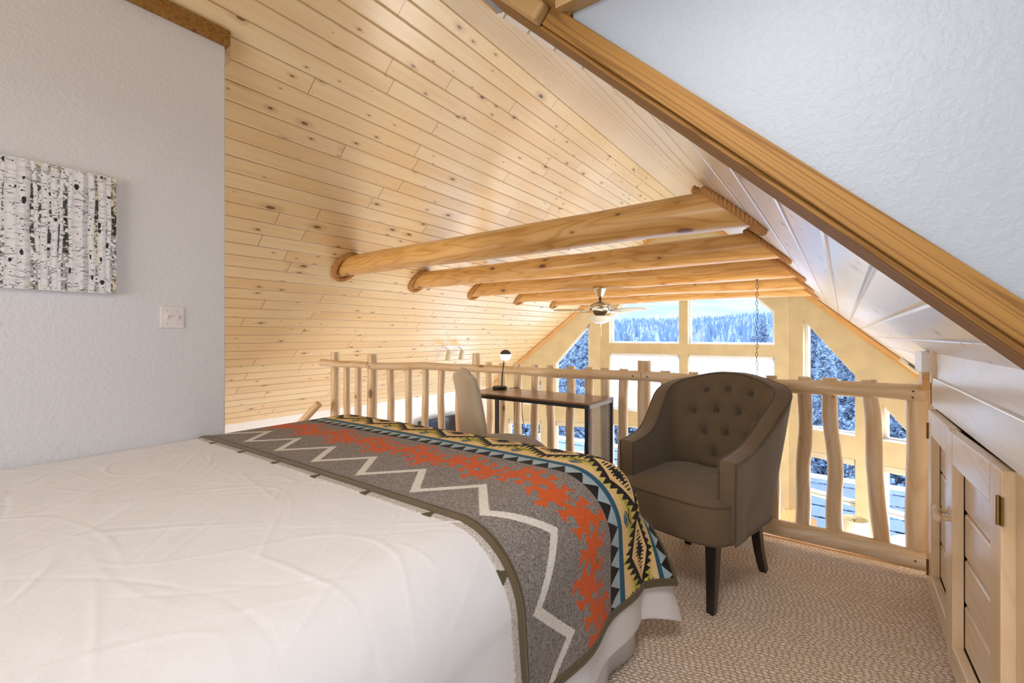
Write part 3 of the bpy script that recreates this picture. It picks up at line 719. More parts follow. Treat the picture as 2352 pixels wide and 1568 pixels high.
# ------------------------------------------------------------------ knee wall with built-in cupboard
XK = 0.315
kw = empty('wall_knee', (XK, 0, 0)); kw['kind'] = 'structure'
def bx(name, x0, x1, y0, y1, z0, z1, mat, parent, bevel=0.003):
    mb = MB(); mb.box(x0, x1, y0, y1, z0, z1); pl = parent.location if parent else Vector((0, 0, 0))
    c = Vector(((x0+x1)/2, (y0+y1)/2, (z0+z1)/2))
    o = mb.build(name, mat, parent, smooth=False, bevel=bevel, origin=c); o.location = c-pl; return o
DY = (1.515, 2.085, 2.61); DZ0, DZ1 = 0.075, 0.842
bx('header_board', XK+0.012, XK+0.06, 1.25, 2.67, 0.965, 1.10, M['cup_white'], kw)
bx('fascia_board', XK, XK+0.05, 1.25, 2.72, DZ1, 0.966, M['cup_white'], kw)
bx('base_board', XK+0.006, XK+0.05, 1.25, 2.90, 0.0, DZ0, M['cup_y'], kw)
bx('stile', XK+0.004, XK+0.05, 1.25, DY[0]-0.004, DZ0, DZ1, M['cup_z'], kw)
bx('stile', XK+0.004, XK+0.05, DY[2]+0.004, 2.69, DZ0, DZ1, M['cup_z'], kw)
bx('end_board', XK-0.004, XK+0.10, 2.67, 2.71, DZ1+0.1, 1.10, M['cup_z'], kw)
bx('end_board', XK-0.0, XK+0.9, 2.69, 2.72, 0.0, 1.08, M['cup_z'], kw)
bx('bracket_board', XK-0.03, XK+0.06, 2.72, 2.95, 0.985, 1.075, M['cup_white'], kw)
bx('bracket_block', XK-0.02, XK+0.06, 2.80, 2.90, 0.90, 0.985, M['trim'], kw)
bx('corner_post', XK+0.015, XK+0.05, 2.92, 2.965, 0.0, 0.99, M['cup_z'], kw)
# closet interior back
bx('inner_panel', XK+0.5, XK+0.52, 1.25, 2.69, 0, 0.6, M['cup_z'], kw)
def cup_door(y0, y1, hinge_far, ajar, lab):
    t = 0.022
    hy = y1 if hinge_far else y0
    root = empty('cupboard_door', (XK+0.002, hy, DZ0), 0.0)
    tag(root, lab, 'cupboard door', 'plank doors in the knee wall')
    sg = -1 if hinge_far else 1; W = y1-y0; H = DZ1-DZ0-0.004
    def b(name, a0, a1, z0, z1, x0, x1, mat, bev=0.003, parent=root):
        ya, yb = sorted((sg*a0, sg*a1)); mb = MB(); mb.box(x0, x1, ya, yb, z0, z1); c = Vector(((x0+x1)/2, (ya+yb)/2, (z0+z1)/2))
        return mb.build(name, mat, parent, smooth=False, bevel=bev, origin=c)
    sw = 0.082
    b('stile', 0.0, sw, 0.003, H, -t, 0.006, M['cup_z']); b('stile', W-sw, W-0.002, 0.003, H, -t, 0.006, M['cup_z'])
    b('rail', sw, W-sw, H-0.10, H, -t, 0.006, M['cup_y']); b('rail', sw, W-sw, 0.003, 0.085, -t, 0.006, M['cup_y'])
    # four rounded boards behind the frame
    n = 4; z0 = 0.086; z1 = H-0.10
    for k_ in range(n):
        za = lerp(z0, z1, k_/n); zb_ = lerp(z0, z1, (k_+1)/n)
        b('panel_board', sw+0.0, W-sw-0.0, za+0.0015, zb_-0.0015, 0.006, 0.026, M['cup_y'], 0.009)
    kb = MB(); prof = [(0.007, 0), (0.007, 0.012), (0.010, 0.018), (0.0175, 0.024), (0.0185, 0.030), (0.015, 0.037), (0.006, 0.040)]
    kb.lathe(prof, 20, Matrix.Rotation(R(-90), 4, 'Y')); k_o = kb.build('knob', M['peeled'], root); k_o.location = (-t, sg*(W-0.038), 0.475)
    k_o['label'] = 'turned pine knob'
    for hz in (0.67, 0.09):
        hb = MB(); hb.box(-t-0.001, -t+0.0025, -0.012, 0.0, -0.033, 0.033); hb.tube([(-t-0.003, 0.003*sg, -0.034), (-t-0.003, 0.003*sg, 0.034)], 0.0042, 8)
        hb.box(-t+0.016, -t+0.019, 0.0, 0.02*(-sg) if sg < 0 else 0.02, -0.033, 0.033) if False else None
        h_ = hb.build('hinge', M['brass'], root, smooth=False); h_.location = (0, 0, hz); h_['label'] = 'small antique brass hinge'
    root.rotation_euler = (0, 0, ajar)
    return root
cup_door(DY[0], DY[1]-0.004, False, R(1.5), 'near plank door in the knee wall, standing slightly ajar')
cup_door(DY[1]+0.002, DY[2], True, R(-0.6), 'far plank door in the knee wall, next to the railing end')
# ------------------------------------------------------------------ picture and switch on the bedroom wall
def px_on_wall(u):
    lat = (u-1176)/1045.33; dx = lat*0.80902-0.58779; dy = lat*0.58779+0.80902
    return XW/dx*dy
def set_attr(me, cols):
    ca = me.color_attributes.new('pattern', 'FLOAT_COLOR', 'POINT'); ca.data.foreach_set('color', np.asarray(cols, dtype=np.float32).ravel())
py1 = px_on_wall(262); py0 = py1-0.82; pz0, pz1 = 1.321, 1.797
root = empty('canvas_picture', (XW+0.001, (py0+py1)/2, pz0)); tag(root, 'black and white canvas print of birch trunks on the bedroom wall', 'picture')
nu, nv = 620, 360
rng = np.random.default_rng(5)
yy = np.linspace(0, 1, nu)[:, None]*np.ones((1, nv)); zz = np.ones((nu, 1))*np.linspace(0, 1, nv)[None, :]
Wp, Hp = py1-py0, pz1-pz0
def vnoise(x, y, seed):
    r = np.random.default_rng(seed); g = r.random((64, 64))
    xi = np.floor(x).astype(int); yi = np.floor(y).astype(int); fx = x-xi; fy = y-yi
    fx = fx*fx*(3-2*fx); fy = fy*fy*(3-2*fy)
    a = g[xi % 64, yi % 64]; b = g[(xi+1) % 64, yi % 64]; c = g[xi % 64, (yi+1) % 64]; d = g[(xi+1) % 64, (yi+1) % 64]
    return a*(1-fx)*(1-fy)+b*fx*(1-fy)+c*(1-fx)*fy+d*fx*fy
X_ = yy*Wp; Z_ = zz*Hp
bgv = 0.5*vnoise(X_*55, Z_*60, 1)+0.5*vnoise(X_*140, Z_*150, 2)
img = 0.50+0.5*(bgv > 0.52)*1.0-0.45*(vnoise(X_*9, Z_*11, 3) > 0.66)*(bgv < 0.6)
img = np.clip(img*0.72+0.1*bgv, 0.03, 0.9)*np.where(vnoise(X_*190, Z_*170, 31) > 0.7, 0.25, 1.0)
br = (vnoise(X_*7+3, Z_*6, 9) > 0.70)*1.0
def trunk(cx, wd, lean, seed, shade=0.0):
    global img, br
    c = cx+lean*(Z_-Hp/2)+0.002*np.sin(Z_*22+seed)
    u_ = (X_-c)/(wd/2)
    m = np.abs(u_) < 1
    v = 0.80-0.16*np.abs(u_)**2-shade*(u_ > 0.2)*0.25
    v = v-0.10*(vnoise(X_*40, Z_*160+seed, seed) > 0.62)
    img = np.where(m, v, img); br = np.where(m, 0, br)
    r = np.random.default_rng(seed)
    for _ in range(int(18+wd*750)):
        z0 = r.random()*Hp; x0 = r.uniform(-0.8, 0.8)*wd/2; a = r.uniform(0.001, 0.0035); b_ = r.uniform(0.001, 0.0022)
        if r.random() < 0.07: a, b_ = r.uniform(0.003, 0.008), r.uniform(0.005, 0.014)
        if r.random() < 0.25: a = r.uniform(0.006, 0.016); b_ = 0.0011
        e = ((X_-c-x0)/a)**2+((Z_-z0-0.4*abs(1)*(np.abs(X_-c-x0)))/b_)**2 < 1
        img = np.where(e & (np.abs(u_) < 1.05), 0.03, img)
for k_, (cx, wd, ln) in enumerate([(0.05, .03, .01), (0.12, .04, 0.0), (0.2, .022, -.02), (0.27, .05, .01), (0.33, .02, .03), (0.40, .035, 0.0), (0.47, .03, -.02)]):
    trunk(cx, wd, ln, 20+k_)
base_x = Wp-0.37
for k_, (cx, wd, ln, sh) in enumerate([(0.015, .03, .0, 0), (0.045, .012, .05, 0), (0.075, .034, 0.0, 0), (0.105, .036, .0, 0.5), (0.14, .012, -.04, 0), (0.16, .020, .01, 0), (0.187, .018, .0, 0), (0.205, .010, .02, 0), (0.232, .014, 0, 0), (0.262, .052, 0.0, 0.8), (0.292, .020, 0, 0), (0.325, .026, 0.0, 0.3), (0.345, .014, 0.01, 0)]):
    trunk(base_x+cx, wd, ln, 40+k_, sh)
for _ in range(46):
    x0, z0 = rng.random()*Wp, rng.random()*Hp; an = rng.uniform(-1.3, 1.3); ln = rng.uniform(0.01, 0.05)
    dx, dz = math.cos(an), math.sin(an); s_ = (X_-x0)*dx+(Z_-z0)*dz; p_ = -(X_-x0)*dz+(Z_-z0)*dx-0.15*s_*s_/ln
    img = np.where((s_ > 0) & (s_ < ln) & (np.abs(p_) < 0.0009), 0.08, img)
cols = np.stack([img*(1-0.10*0)-br*0.12*img, img-br*0.2*img, img*1.02-br*0.38*img, np.ones_like(img)], -1)
me = bpy.data.meshes.new('print')
V = np.stack([np.full_like(X_, 0.0), X_-Wp/2, Z_], -1).reshape(-1, 3)
idx = np.arange(nu*nv).reshape(nu, nv); F = np.stack([idx[:-1, :-1], idx[1:, :-1], idx[1:, 1:], idx[:-1, 1:]], -1).reshape(-1, 4)
me.from_pydata(V.tolist(), [], F.tolist()); set_attr(me, cols); me.materials.append(M['canvas'])
o = bpy.data.objects.new('print', me); COL.objects.link(o); o.parent = root; o.location = (0.0315, 0, 0)
mb = MB(); mb.box(0, 0.031, -Wp/2, Wp/2, 0, Hp); mb.build('stretcher', M['white_paint'], root, smooth=False, bevel=0.002)

sy = (px_on_wall(367)+px_on_wall(422))/2; sw_ = empty('light_switch', (XW+0.0005, sy, 1.232)); tag(sw_, 'white double toggle light switch beside the picture', 'switch')
mb = MB(); mb.box(0, 0.006, -0.046, 0.046, -0.049, 0.049); mb.build('cover_plate', M['white_plastic'], sw_, smooth=False, bevel=0.003)
for dy in (-0.02, 0.02):
    mb = MB(); mb.box(0.006, 0.0075, dy-0.005, dy+0.005, -0.012, 0.012); mb.add([(0.006, dy-0.003, -0.006), (0.006, dy+0.003, -0.006), (0.006, dy+0.003, 0.006), (0.006, dy-0.003, 0.006), (0.019, dy-0.0025, 0.004), (0.019, dy+0.0025, 0.004), (0.017, dy+0.0025, 0.010), (0.017, dy-0.0025, 0.010)], [(0, 3, 2, 1), (4, 5, 6, 7), (0, 1, 5, 4), (1, 2, 6, 5), (2, 3, 7, 6), (3, 0, 4, 7)])
    mb.build('toggle', M['white_plastic'], sw_, smooth=False)
    for dz in (-0.03, 0.03):
        mb = MB(); mb.lathe([(0.0028, 0), (0.0024, 0.0012)], 10, Matrix.Translation((0.006, dy, dz)) @ Matrix.Rotation(R(90), 4, 'Y')); mb.build('screw', M['grey_metal'], sw_)

# ------------------------------------------------------------------ bed
XE, YE, ZBED = -0.80, 1.60, 0.674
RA, RB = 0.19, 0.075
def drape(Xf, Yf, lift, fl=1.0, seed=0.0, wr=0.0):
    """flat cloth coordinates (numpy) -> position on the rounded bed"""
    a = np.maximum(Xf-XE, 0); b = np.maximum(Yf-YE, 0)
    r = np.hypot(a, b)+1e-9; th = np.arctan2(b, a)
    Rr = RA*np.cos(th)**2+RB*np.sin(th)**2
    q = Rr*PI/2; an = np.minimum(r/Rr, PI/2); rem = np.maximum(r-q, 0)
    s2 = np.sin(2*th)*fl; phi = R(3)+R(36)*s2
    wav = 0.010*np.sin(Yf*17+seed)*np.minimum(rem*5, 1)*(np.cos(th)**2) + 0.012*np.sin(Xf*15+seed)*np.minimum(rem*5, 1)*(np.sin(th)**2)
    h = (Rr+lift)*np.sin(an)+rem*np.sin(phi)+wav
    z = ZBED+lift-(Rr+lift)*(1-np.cos(an))-rem*np.cos(phi)
    x = np.minimum(Xf, XE)+h*np.cos(th); y = np.minimum(Yf, YE)+h*np.sin(th)
    flat = (r < 1e-6)
    z = np.where(flat, ZBED+lift, z)
    # gentle pillow of the mattress top
    z = z+0.004*np.sin(np.clip((Xf+2.44)/1.64, 0, 1)*PI)*np.clip((YE-Yf)*3+1, 0, 1)*(z > 0.5)
    return x, y, z
def left_curl(Xf, x, z):
    c = np.maximum(-2.36-Xf, 0)
    return x, z-c*c*4
def cloth(name, Xs, Ys, lift, mat, parent=None, cols=None, wr=0.0, thick=0.004, seed=0.0, origin=None, fl=1.0):
    XX, YY = np.meshgrid(Xs, Ys, indexing='ij')
    x, y, z = drape(XX, YY, lift, fl, seed)
    x, z = left_curl(XX, x, z)
    if wr:
        wn_ = np.zeros_like(x)
        for (k1, k2, am, s_) in ((3.1, 2.3, 1.0, 11), (7.0, 4.2, 0.55, 12), (15, 9, 0.22, 13)):
            wn_ += am*(vnoise(XX*k1+YY*k2*0.7+50, YY*k2-XX*0.6+50, s_)-0.5)
        rid = np.abs(vnoise(XX*2.2+YY*3.3+30, YY*1.7-XX*1.6+30, 21)-0.5)
        rid2 = np.abs(vnoise(XX*4.2-YY*2.6+30, YY*3.7+XX*1.1+30, 22)-0.5)
        z = z+wr*wn_+wr*0.25*np.exp(-(rid/0.02)**2)*vnoise(XX*2+40, YY*2+40, 5)+wr*0.3*np.exp(-(rid2/0.018)**2)*vnoise(XX*3+40, YY*3+40, 6)
        r3 = np.random.default_rng(77)
        for _ in range(110):
            x0, y0 = r3.uniform(-2.3, -0.4), r3.uniform(-0.2, 0.9); an = r3.uniform(-0.9, 0.9)+(PI/2 if r3.random() < 0.35 else 0); ln = r3.uniform(0.05, 0.26)
            u1 = (XX-x0)*math.cos(an)+(YY-y0)*math.sin(an); v1 = -(XX-x0)*math.sin(an)+(YY-y0)*math.cos(an)+r3.uniform(-0.6, 0.6)*u1*u1
            z = z+r3.uniform(-0.0012, 0.0016)*np.exp(-(v1/0.006)**2)*np.exp(-(u1/ln)**4)
    if origin is None: origin = (0, 0, 0)
    V = np.stack([x-origin[0], y-origin[1], z-origin[2]], -1).reshape(-1, 3)
    nu, nv = XX.shape; idx = np.arange(nu*nv).reshape(nu, nv)
    F = np.stack([idx[:-1, :-1], idx[1:, :-1], idx[1:, 1:], idx[:-1, 1:]], -1).reshape(-1, 4)
    me = bpy.data.meshes.new(name); me.vertices.add(len(V)); me.vertices.foreach_set('co', V.astype(np.float32).ravel())
    nf = len(F); me.loops.add(nf*4); me.loops.foreach_set('vertex_index', F.astype(np.int32).ravel())
    me.polygons.add(nf); me.polygons.foreach_set('loop_start', np.arange(0, nf*4, 4, dtype=np.int32)); me.update(calc_edges=True); me.validate()
    me.shade_smooth()
    if cols is not None: set_attr(me, cols(XX, YY).reshape(-1, 4))
    me.materials.append(mat)
    o = bpy.data.objects.new(name, me); COL.objects.link(o); 
    if parent: o.parent = parent
    if thick:
        m_ = o.modifiers.new('thickness', 'SOLIDIFY'); m_.thickness = thick; m_.offset = -1
    return o
bed = empty('bed', (-1.6, 0.5, 0)); tag(bed, 'low double bed standing against the left wall under the white sheet', 'bed')
def rbox(x0, x1, y0, y1, z0, z1, bev, name, mat, parent):
    mb = MB(); pl = parent.location; mb.box(x0-pl.x, x1-pl.x, y0-pl.y, y1-pl.y, z0-pl.z, z1-pl.z)
    o = mb.build(name, mat, parent, smooth=True); b = o.modifiers.new('bevel', 'BEVEL'); b.width = bev; b.segments = 5; return o
rbox(-2.42, -0.665, -0.5, 1.625, 0.32, 0.645, 0.07, 'mattress', M['mattress'], bed)
rbox(-2.42, -0.655, -0.5, 1.60, 0.10, 0.32, 0.02, 'box_spring', M['mattress'], bed)
# pleated skirt
mb = MB(); P = []
path = [(-0.632, -0.5), (-0.632, 1.60), (-0.66, 1.635), (-2.42, 1.635)]
cum = 0
for (ax_, ay_), (bx_, by_) in zip(path[:-1], path[1:]):
    n = max(2, int(math.hypot(bx_-ax_, by_-ay_)/0.012))
    for k_ in range(n):
        t = k_/n; L_ = math.hypot(bx_-ax_, by_-ay_); nx, ny = (by_-ay_)/L_, -(bx_-ax_)/L_
        s_ = cum+t*L_; P.append((lerp(ax_, bx_, t), lerp(ay_, by_, t), nx, ny, s_))
    cum += L_
pts = []
for (x, y, nx, ny, s_) in P:
    for j, z in enumerate((0.36, 0.25, 0.12, 0.006)):
        off = (0.002, 0.006, 0.012, 0.016)[j]*(0.6+0.8*math.sin(s_*21+math.sin(s_*7)*2))
        pts.append((x+nx*off+1.6, y+ny*off-0.5, z))
mb.grid(pts, len(P), 4); o = mb.build('bed_skirt', M['sheet'], bed); m_ = o.modifiers.new('thickness', 'SOLIDIFY'); m_.thickness = 0.003; m_.offset = -1
Xs = np.linspace(-2.455, XE+0.655, 420); Ys = np.linspace(-0.5, YE+0.30, 460)
sh = cloth('bed_sheet', Xs, Ys, 0.004, M['sheet'], None, wr=0.007, thick=0.003, seed=1.0, fl=0.7)
tag(sh, 'large white sheet spread over the bed and hanging at its side', 'sheet')

# ------------------------------------------------------------------ patterned wool blanket
BL0, BW = 0.862, 0.955          # near edge, width
TX = XE+0.535                  # flat x of the hem on the right
P_ = 0.268
def tri(x): f = x-np.floor(x); return 1-np.abs(2*f-1)*2      # -1..1
def pattern(XX, YY):
    s = YY-BL0; t = TX-XX
    h, w_ = XX.shape
    C_ = np.zeros((h, w_, 4)); 
    grey = np.array([0.235, 0.205, 0.185, 1.0]); white = np.array([0.70, 0.66, 0.60, 0.3]); orange = np.array([0.60, 0.105, 0.022, 0.3])
    black = np.array([0.014, 0.011, 0.010, 0.3]); lblue = np.array([0.36, 0.46, 0.50, 0.3]); teal = np.array([0.022, 0.105, 0.18, 0.3])
    yellow = np.array([0.66, 0.52, 0.14, 0.3]); cream = np.array([0.80, 0.56, 0.26, 0.3]); olive = np.array([0.45, 0.40, 0.06, 0.3])
    C_[:] = grey
    def put(m, c): C_[m] = c
    # white zigzag
    zc = 0.145+0.078*tri(t/P_+0.13)
    put(np.abs(s-zc) < 0.020, white)
    # orange hooked band
    c = 0.365+0.026*np.round(2*tri(t/P_+0.30))/2*1.0+0.014*tri(t/P_+0.30)
    d = s-c; ad = np.abs(d); q = P_/4.5
    f = t/q-np.floor(t/q)
    wv = 0.043+0.012*tri(t/(P_/2))
    m = ad < wv
    arm = (np.abs(f-0.5)*q < 0.0085) & (ad < wv+0.034)
    head = (ad > wv+0.014) & (ad < wv+0.044) & (np.abs(f-0.5)*q < 0.022*(1-(ad-wv-0.014)/0.034*0.2)*(ad-wv-0.006)/0.030)
    m = m | arm | head
    g = t/(P_/3)-np.floor(t/(P_/3)); hole = (np.abs(d-0.012*tri(t/P_))/0.017+np.abs(g-0.5)*(P_/3)/0.022) < 1
    put(m & (s < 0.495) & (s > 0.235), orange); put(hole & m, grey)
    # border of triangles and stripes
    tp = P_/4; ft = t/tp-np.floor(t/tp); tt = np.abs(ft-0.5)*2
    S0, S1, S2, S3, S4, S5 = 0.500, 0.562, 0.592, 0.862, 0.892, 0.945
    z1 = (s >= S0) & (s < S1); put(z1, lblue); put(z1 & (tt > (s-S0)/(S1-S0)), black)
    put((s >= S1) & (s < S2), teal)
    z2 = (s >= S2) & (s < S3); ctr = (S2+S3)/2; ds = s-ctr; dt = (t/P_-np.floor(t/P_)-0.5)*P_
    put(z2, yellow); put(z2 & (np.abs(ds) > 0.093), cream); put(z2 & (np.abs(ds) > 0.045) & (np.abs(ds) < 0.074) & (np.abs(dt) > 0.075), olive)
    put(z2 & (np.abs(ds) > 0.1) & (np.abs(dt) < 0.02), yellow)
    nn = np.abs(ds)/0.118+np.abs(dt)/0.165
    jag = (dt/0.0245-np.floor(dt/0.0245)); jag = np.abs(jag-0.5)*2
    put(z2 & (nn < 0.80+0.34*jag), black)
    put(z2 & (np.abs(ds)/0.072+np.abs(dt)/0.108 < 1), cream)
    st = (dt/0.0125-np.floor(dt/0.0125)) < 0.5
    put(z2 & (np.abs(ds)/0.026+np.abs(dt)/0.040 < 1), black)
    put(z2 & st & (np.abs(ds) < 0.036*(1-np.abs(dt)/0.08)+0.004) & (np.abs(dt) < 0.072), black)
    for sg in (-1, 1):
        dd = np.abs(ds-sg*0.098)/0.016+np.abs(np.abs(dt)-P_/2)/0.028
        put(z2 & (dd < 1), teal); put(z2 & (np.abs(ds-sg*0.098) < 0.0012) & (dd < 1), lblue)
        e = np.abs(ds-sg*0.072); av = (P_/2-np.abs(dt)); put(z2 & (np.abs(e-av*0.6) < 0.004) & (av < 0.026), black)
    put((s >= S3) & (s < S4), teal)
    z3 = (s >= S4) & (s < S5+0.02); put(z3, lblue); put(z3 & (tt > 1-(s-S4)/(S5-S4)), black)
    return C_
bl = empty('wool_blanket', (-1.5, 1.3, 0.69)); tag(bl, 'grey wool blanket with orange, yellow and blue woven pattern across the foot of the bed', 'blanket')
OB = (-1.5, 1.3, 0.69)
Xs = np.linspace(-2.44, TX, 960); Ys = np.linspace(BL0, BL0+BW, 440)
cloth('patterned_cloth', Xs, Ys, 0.011, M['wool'], bl, pattern, thick=0.006, seed=0.4, origin=OB)
# binding along the edges
def edge_tube(pairs, r, name, flat=1.0):
    Xf = np.array([p[0] for p in pairs]); Yf = np.array([p[1] for p in pairs])
    x, y, z = drape(Xf, Yf, 0.009, 1.0, 0.4); x, z = left_curl(Xf, x, z)
    mb = MB(); mb.tube([(a-OB[0], b-OB[1], c-OB[2]) for a, b, c in zip(x, y, z)], r, 8); o = mb.build(name, M['binding'], bl); o['label'] = 'brown satin edge binding'; return o
edge_tube([(x, BL0) for x in np.linspace(-2.44, TX, 200)], 0.0085, 'binding')
edge_tube([(x, BL0+0.014) for x in np.linspace(-2.44, TX, 200)], 0.006, 'binding')
edge_tube([(TX, y) for y in np.linspace(BL0, BL0+BW, 120)], 0.009, 'binding')
edge_tube([(TX-0.012, y) for y in np.linspace(BL0, BL0+BW, 120)], 0.007, 'binding')
edge_tube([(x, BL0+BW) for x in np.linspace(-2.44, TX, 200)], 0.007, 'binding')
# pale reverse side showing along the near edge
def rev(XX, YY):
    C_ = np.zeros(XX.shape+(4,)); C_[:] = np.array([0.52, 0.47, 0.42, 0.6])
    t = TX-XX; f = t/P_*1.0+0.2; f = f-np.floor(f); C_[(np.abs(f-0.5)*P_ < 0.013*(1-np.clip((YY-BL0+0.03)/0.03, 0, 1))+0.004)] = np.array([0.10, 0.08, 0.04, 0.5]); return C_
cloth('folded_underside', np.linspace(-2.44, TX+0.0, 700), np.linspace(BL0-0.032, BL0+0.03, 16), 0.006, M['wool'], bl, rev, thick=0.008, seed=0.4, origin=OB)

# ------------------------------------------------------------------ armchair
ac = empty('armchair', (-0.561, 2.328, 0), R(-14)); tag(ac, 'dark taupe barrel armchair with button-tufted back and black legs', 'armchair')
half = [(-0.243, -0.25), (-0.250, -0.10), (-0.258, 0.06), (-0.243, 0.185), (-0.155, 0.252), (0, 0.268)]
full = half+[(-p[0], p[1]) for p in half[:-1]][::-1]
CP = catmull([(x, y, 0) for x, y in full], 401)
cl = [0]
for a, b in zip(CP[:-1], CP[1:]): cl.append(cl[-1]+(b-a).length)
def path(q):
    d = q*cl[-1]; lo = 0; hi = 400
    while hi-lo > 1:
        md = (lo+hi)//2
        if cl[md] <= d: lo = md
        else: hi = md
    f = (d-cl[lo])/max(1e-9, cl[hi]-cl[lo]); p = CP[lo].lerp(CP[hi], f); tg = (CP[hi]-CP[lo]).normalized()
    return p, Vector((-tg.y, tg.x, 0))      # outward normal
def outn(q):
    p, n = path(q)
    if n.dot(p-Vector((0, -0.05, 0))) < 0: n = -n
    return p, n
def topz(q):
    k_ = min(q, 1-q)
    return 0.635+0.025*smooth01(k_/0.13)+0.225*smooth01((k_-0.09)/0.26)+0.070*smooth01((k_-0.26)/0.22)
def lean(q): k_ = min(q, 1-q); return 0.008+0.060*smooth01((k_-0.10)/0.25)
THK = 0.075
def inner(q, w_):
    """w_ 0 at the seat, 1 at the top"""
    p, n = outn(q); z = lerp(0.36, topz(q)-0.012, w_); f = (z-0.36)/0.58
    return p+n*(lean(q)*f**1.2-THK/2)+Vector((0, 0, z)), n
BTN = [(.42, .87), (.5, .87), (.58, .87), (.38, .68), (.46, .68), (.54, .68), (.62, .68), (.42, .48), (.5, .48), (.58, .48), (.46, .28), (.54, .28)]
BP = [inner(*b_)[0] for b_ in BTN]
SEGS = []
for i in range(len(BTN)):
    for j in range(i):
        dq = abs(BTN[i][0]-BTN[j][0]); dw = abs(BTN[i][1]-BTN[j][1])
        if 0.1 < dw < 0.25 and dq < 0.06: SEGS.append((BP[i], BP[j]))
mb = MB(); NQ = 121; pts = []; NI = 44
rows = None
for i in range(NQ):
    q = i/(NQ-1); p, n = outn(q); tz = topz(q); row = []
    for j in range(NI):
        w_ = j/(NI-1); pt, _ = inner(q, w_)
        disp = 0.0
        if 0.28 < q < 0.72 and w_ > 0.12:
            for B in BP:
                d2 = (pt-B).length_squared
                if d2 < 0.01: disp += 0.024*math.exp(-d2/0.0009)
            for A_, B in SEGS:
                ab = B-A_; tt_ = max(0, min(1, (pt-A_).dot(ab)/ab.length_squared)); dd = (pt-A_-ab*tt_).length
                if dd < 0.03: disp += 0.006*math.exp(-(dd/0.007)**2)
            disp -= 0.010*smooth01((w_-0.1)/0.15)*smooth01((0.98-w_)/0.1)*smooth01((0.22-abs(q-0.5))/0.08)
        row.append(pt+n*disp)
    lt = lean(q); f1 = (tz-0.36)/0.58
    top_in = p+n*(lt*f1**1.2-THK/2); top_out = p+n*(lt*f1**1.2+THK/2)
    for k_ in range(1, 8):
        a_ = PI*k_/8; c_ = (top_in+top_out)/2
        flat = -math.cos(a_); row.append(c_+n*(flat*THK/2)+Vector((0, 0, tz-0.012+0.012*math.sin(a_)**0.6)))
    for j in range(14):
        f_ = j/13; z = lerp(tz-0.012, 0.295, f_); g = (z-0.30)/0.64
        row.append(p+n*((lt*max(0, g)**1.1)+THK/2-0.03*(1-g)**2*smooth01((min(q, 1-q))/0.2)-0.012*math.sin(PI*f_)*0.3)+Vector((0, 0, z)))
    rows = len(row); pts += row
mb.grid(pts, NQ, rows)
for i in (0, NQ-1):
    mb.f.append(tuple(i*rows+j for j in range(rows)))
arms_o = mb.build('arms_and_backrest', M['taupe'], ac, angle=50)
def pipe(fn, r=0.0042, n=140, q0=0, q1=1, name='piping'):
    m_ = MB(); m_.tube([fn(lerp(q0, q1, i/(n-1))) for i in range(n)], r, 7); return m_.build(name, M['taupe_pipe'], arms_o)
pipe(lambda q: (lambda pn: pn[0]+pn[1]*(lean(q)*((topz(q)-0.36)/0.58)**1.2-THK/2+0.002)+Vector((0, 0, topz(q)-0.006)))(outn(q)))
pipe(lambda q: (lambda pn: pn[0]+pn[1]*(lean(q)*((topz(q)-0.36)/0.58)**1.2+THK/2-0.002)+Vector((0, 0, topz(q)-0.006)))(outn(q)))
for q in (0.0, 1.0):
    p, n = outn(q)
    for sg in (-1, 1):
        m_ = MB(); m_.tube([p+n*(sg*(THK/2-0.002)+lean(q)*(((z-0.36)/0.58) if z > 0.36 else 0))+Vector((0, -0.002, z)) for z in np.linspace(0.31 if sg*1 > 0 else 0.44, topz(q)-0.006, 20)], 0.0042, 7); m_.build('piping', M['taupe_pipe'], arms_o)
pipe(lambda q: (lambda pn: pn[0]+pn[1]*(THK/2-0.028*smooth01(min(q, 1-q)/0.2))+Vector((0, 0, 0.297)))(outn(q)))
for B, b_ in zip(BP, BTN):
    n = inner(*b_)[1]; m_ = MB(); m_.lathe([(0.012, 0.0), (0.014, 0.004), (0.0125, 0.009), (0.007, 0.012), (0.001, 0.013)], 16, Matrix.Translation(B+n*0.012) @ Vector((0, 0, 1)).rotation_difference(-n).to_matrix().to_4x4())
    m_.build('button', M['taupe_pipe'], arms_o)
# seat body
def seat_plan(th, gx=0.276, gyf=0.350, gyb=0.22):
    c, s_ = math.cos(th), math.sin(th); n = 5.0
    r = (abs(c)**n+abs(s_)**n)**(-1/n); x = gx*c*r; y = (gyf if s_ < 0 else gyb)*s_*r
    return x*(1-0.06*max(0, y/0.25)), y
mb = MB(); pts = []; NT = 80
lay = [(0.93, 0.292), (0.985, 0.298), (1.0, 0.325), (1.005, 0.38), (1.0, 0.435), (0.985, 0.450), (0.96, 0.4565)]
for f_, z in lay:
    for k_ in range(NT):
        x, y = seat_plan(2*PI*k_/NT); pts.append((x*f_, y*f_, z))
for r_ in (0.85, 0.7, 0.5, 0.3, 0.12):
    for k_ in range(NT):
        x, y = seat_plan(2*PI*k_/NT); wr_ = 0.004*mnoise.noise((x*9, y*9, 1.0)); pts.append((x*r_, y*r_, 0.458+0.034*(1-r_**2.4)+wr_))
nl = len(lay)+5
for i in range(nl-1):
    for k_ in range(NT): mb.f.append((i*NT+k_, i*NT+(k_+1) % NT, (i+1)*NT+(k_+1) % NT, (i+1)*NT+k_))
mb.f.append(tuple(range(NT))[::-1]); mb.f.append(tuple(range((nl-1)*NT, nl*NT))); mb.v = pts
seat_o = mb.build('seat', M['taupe'], ac, angle=60)
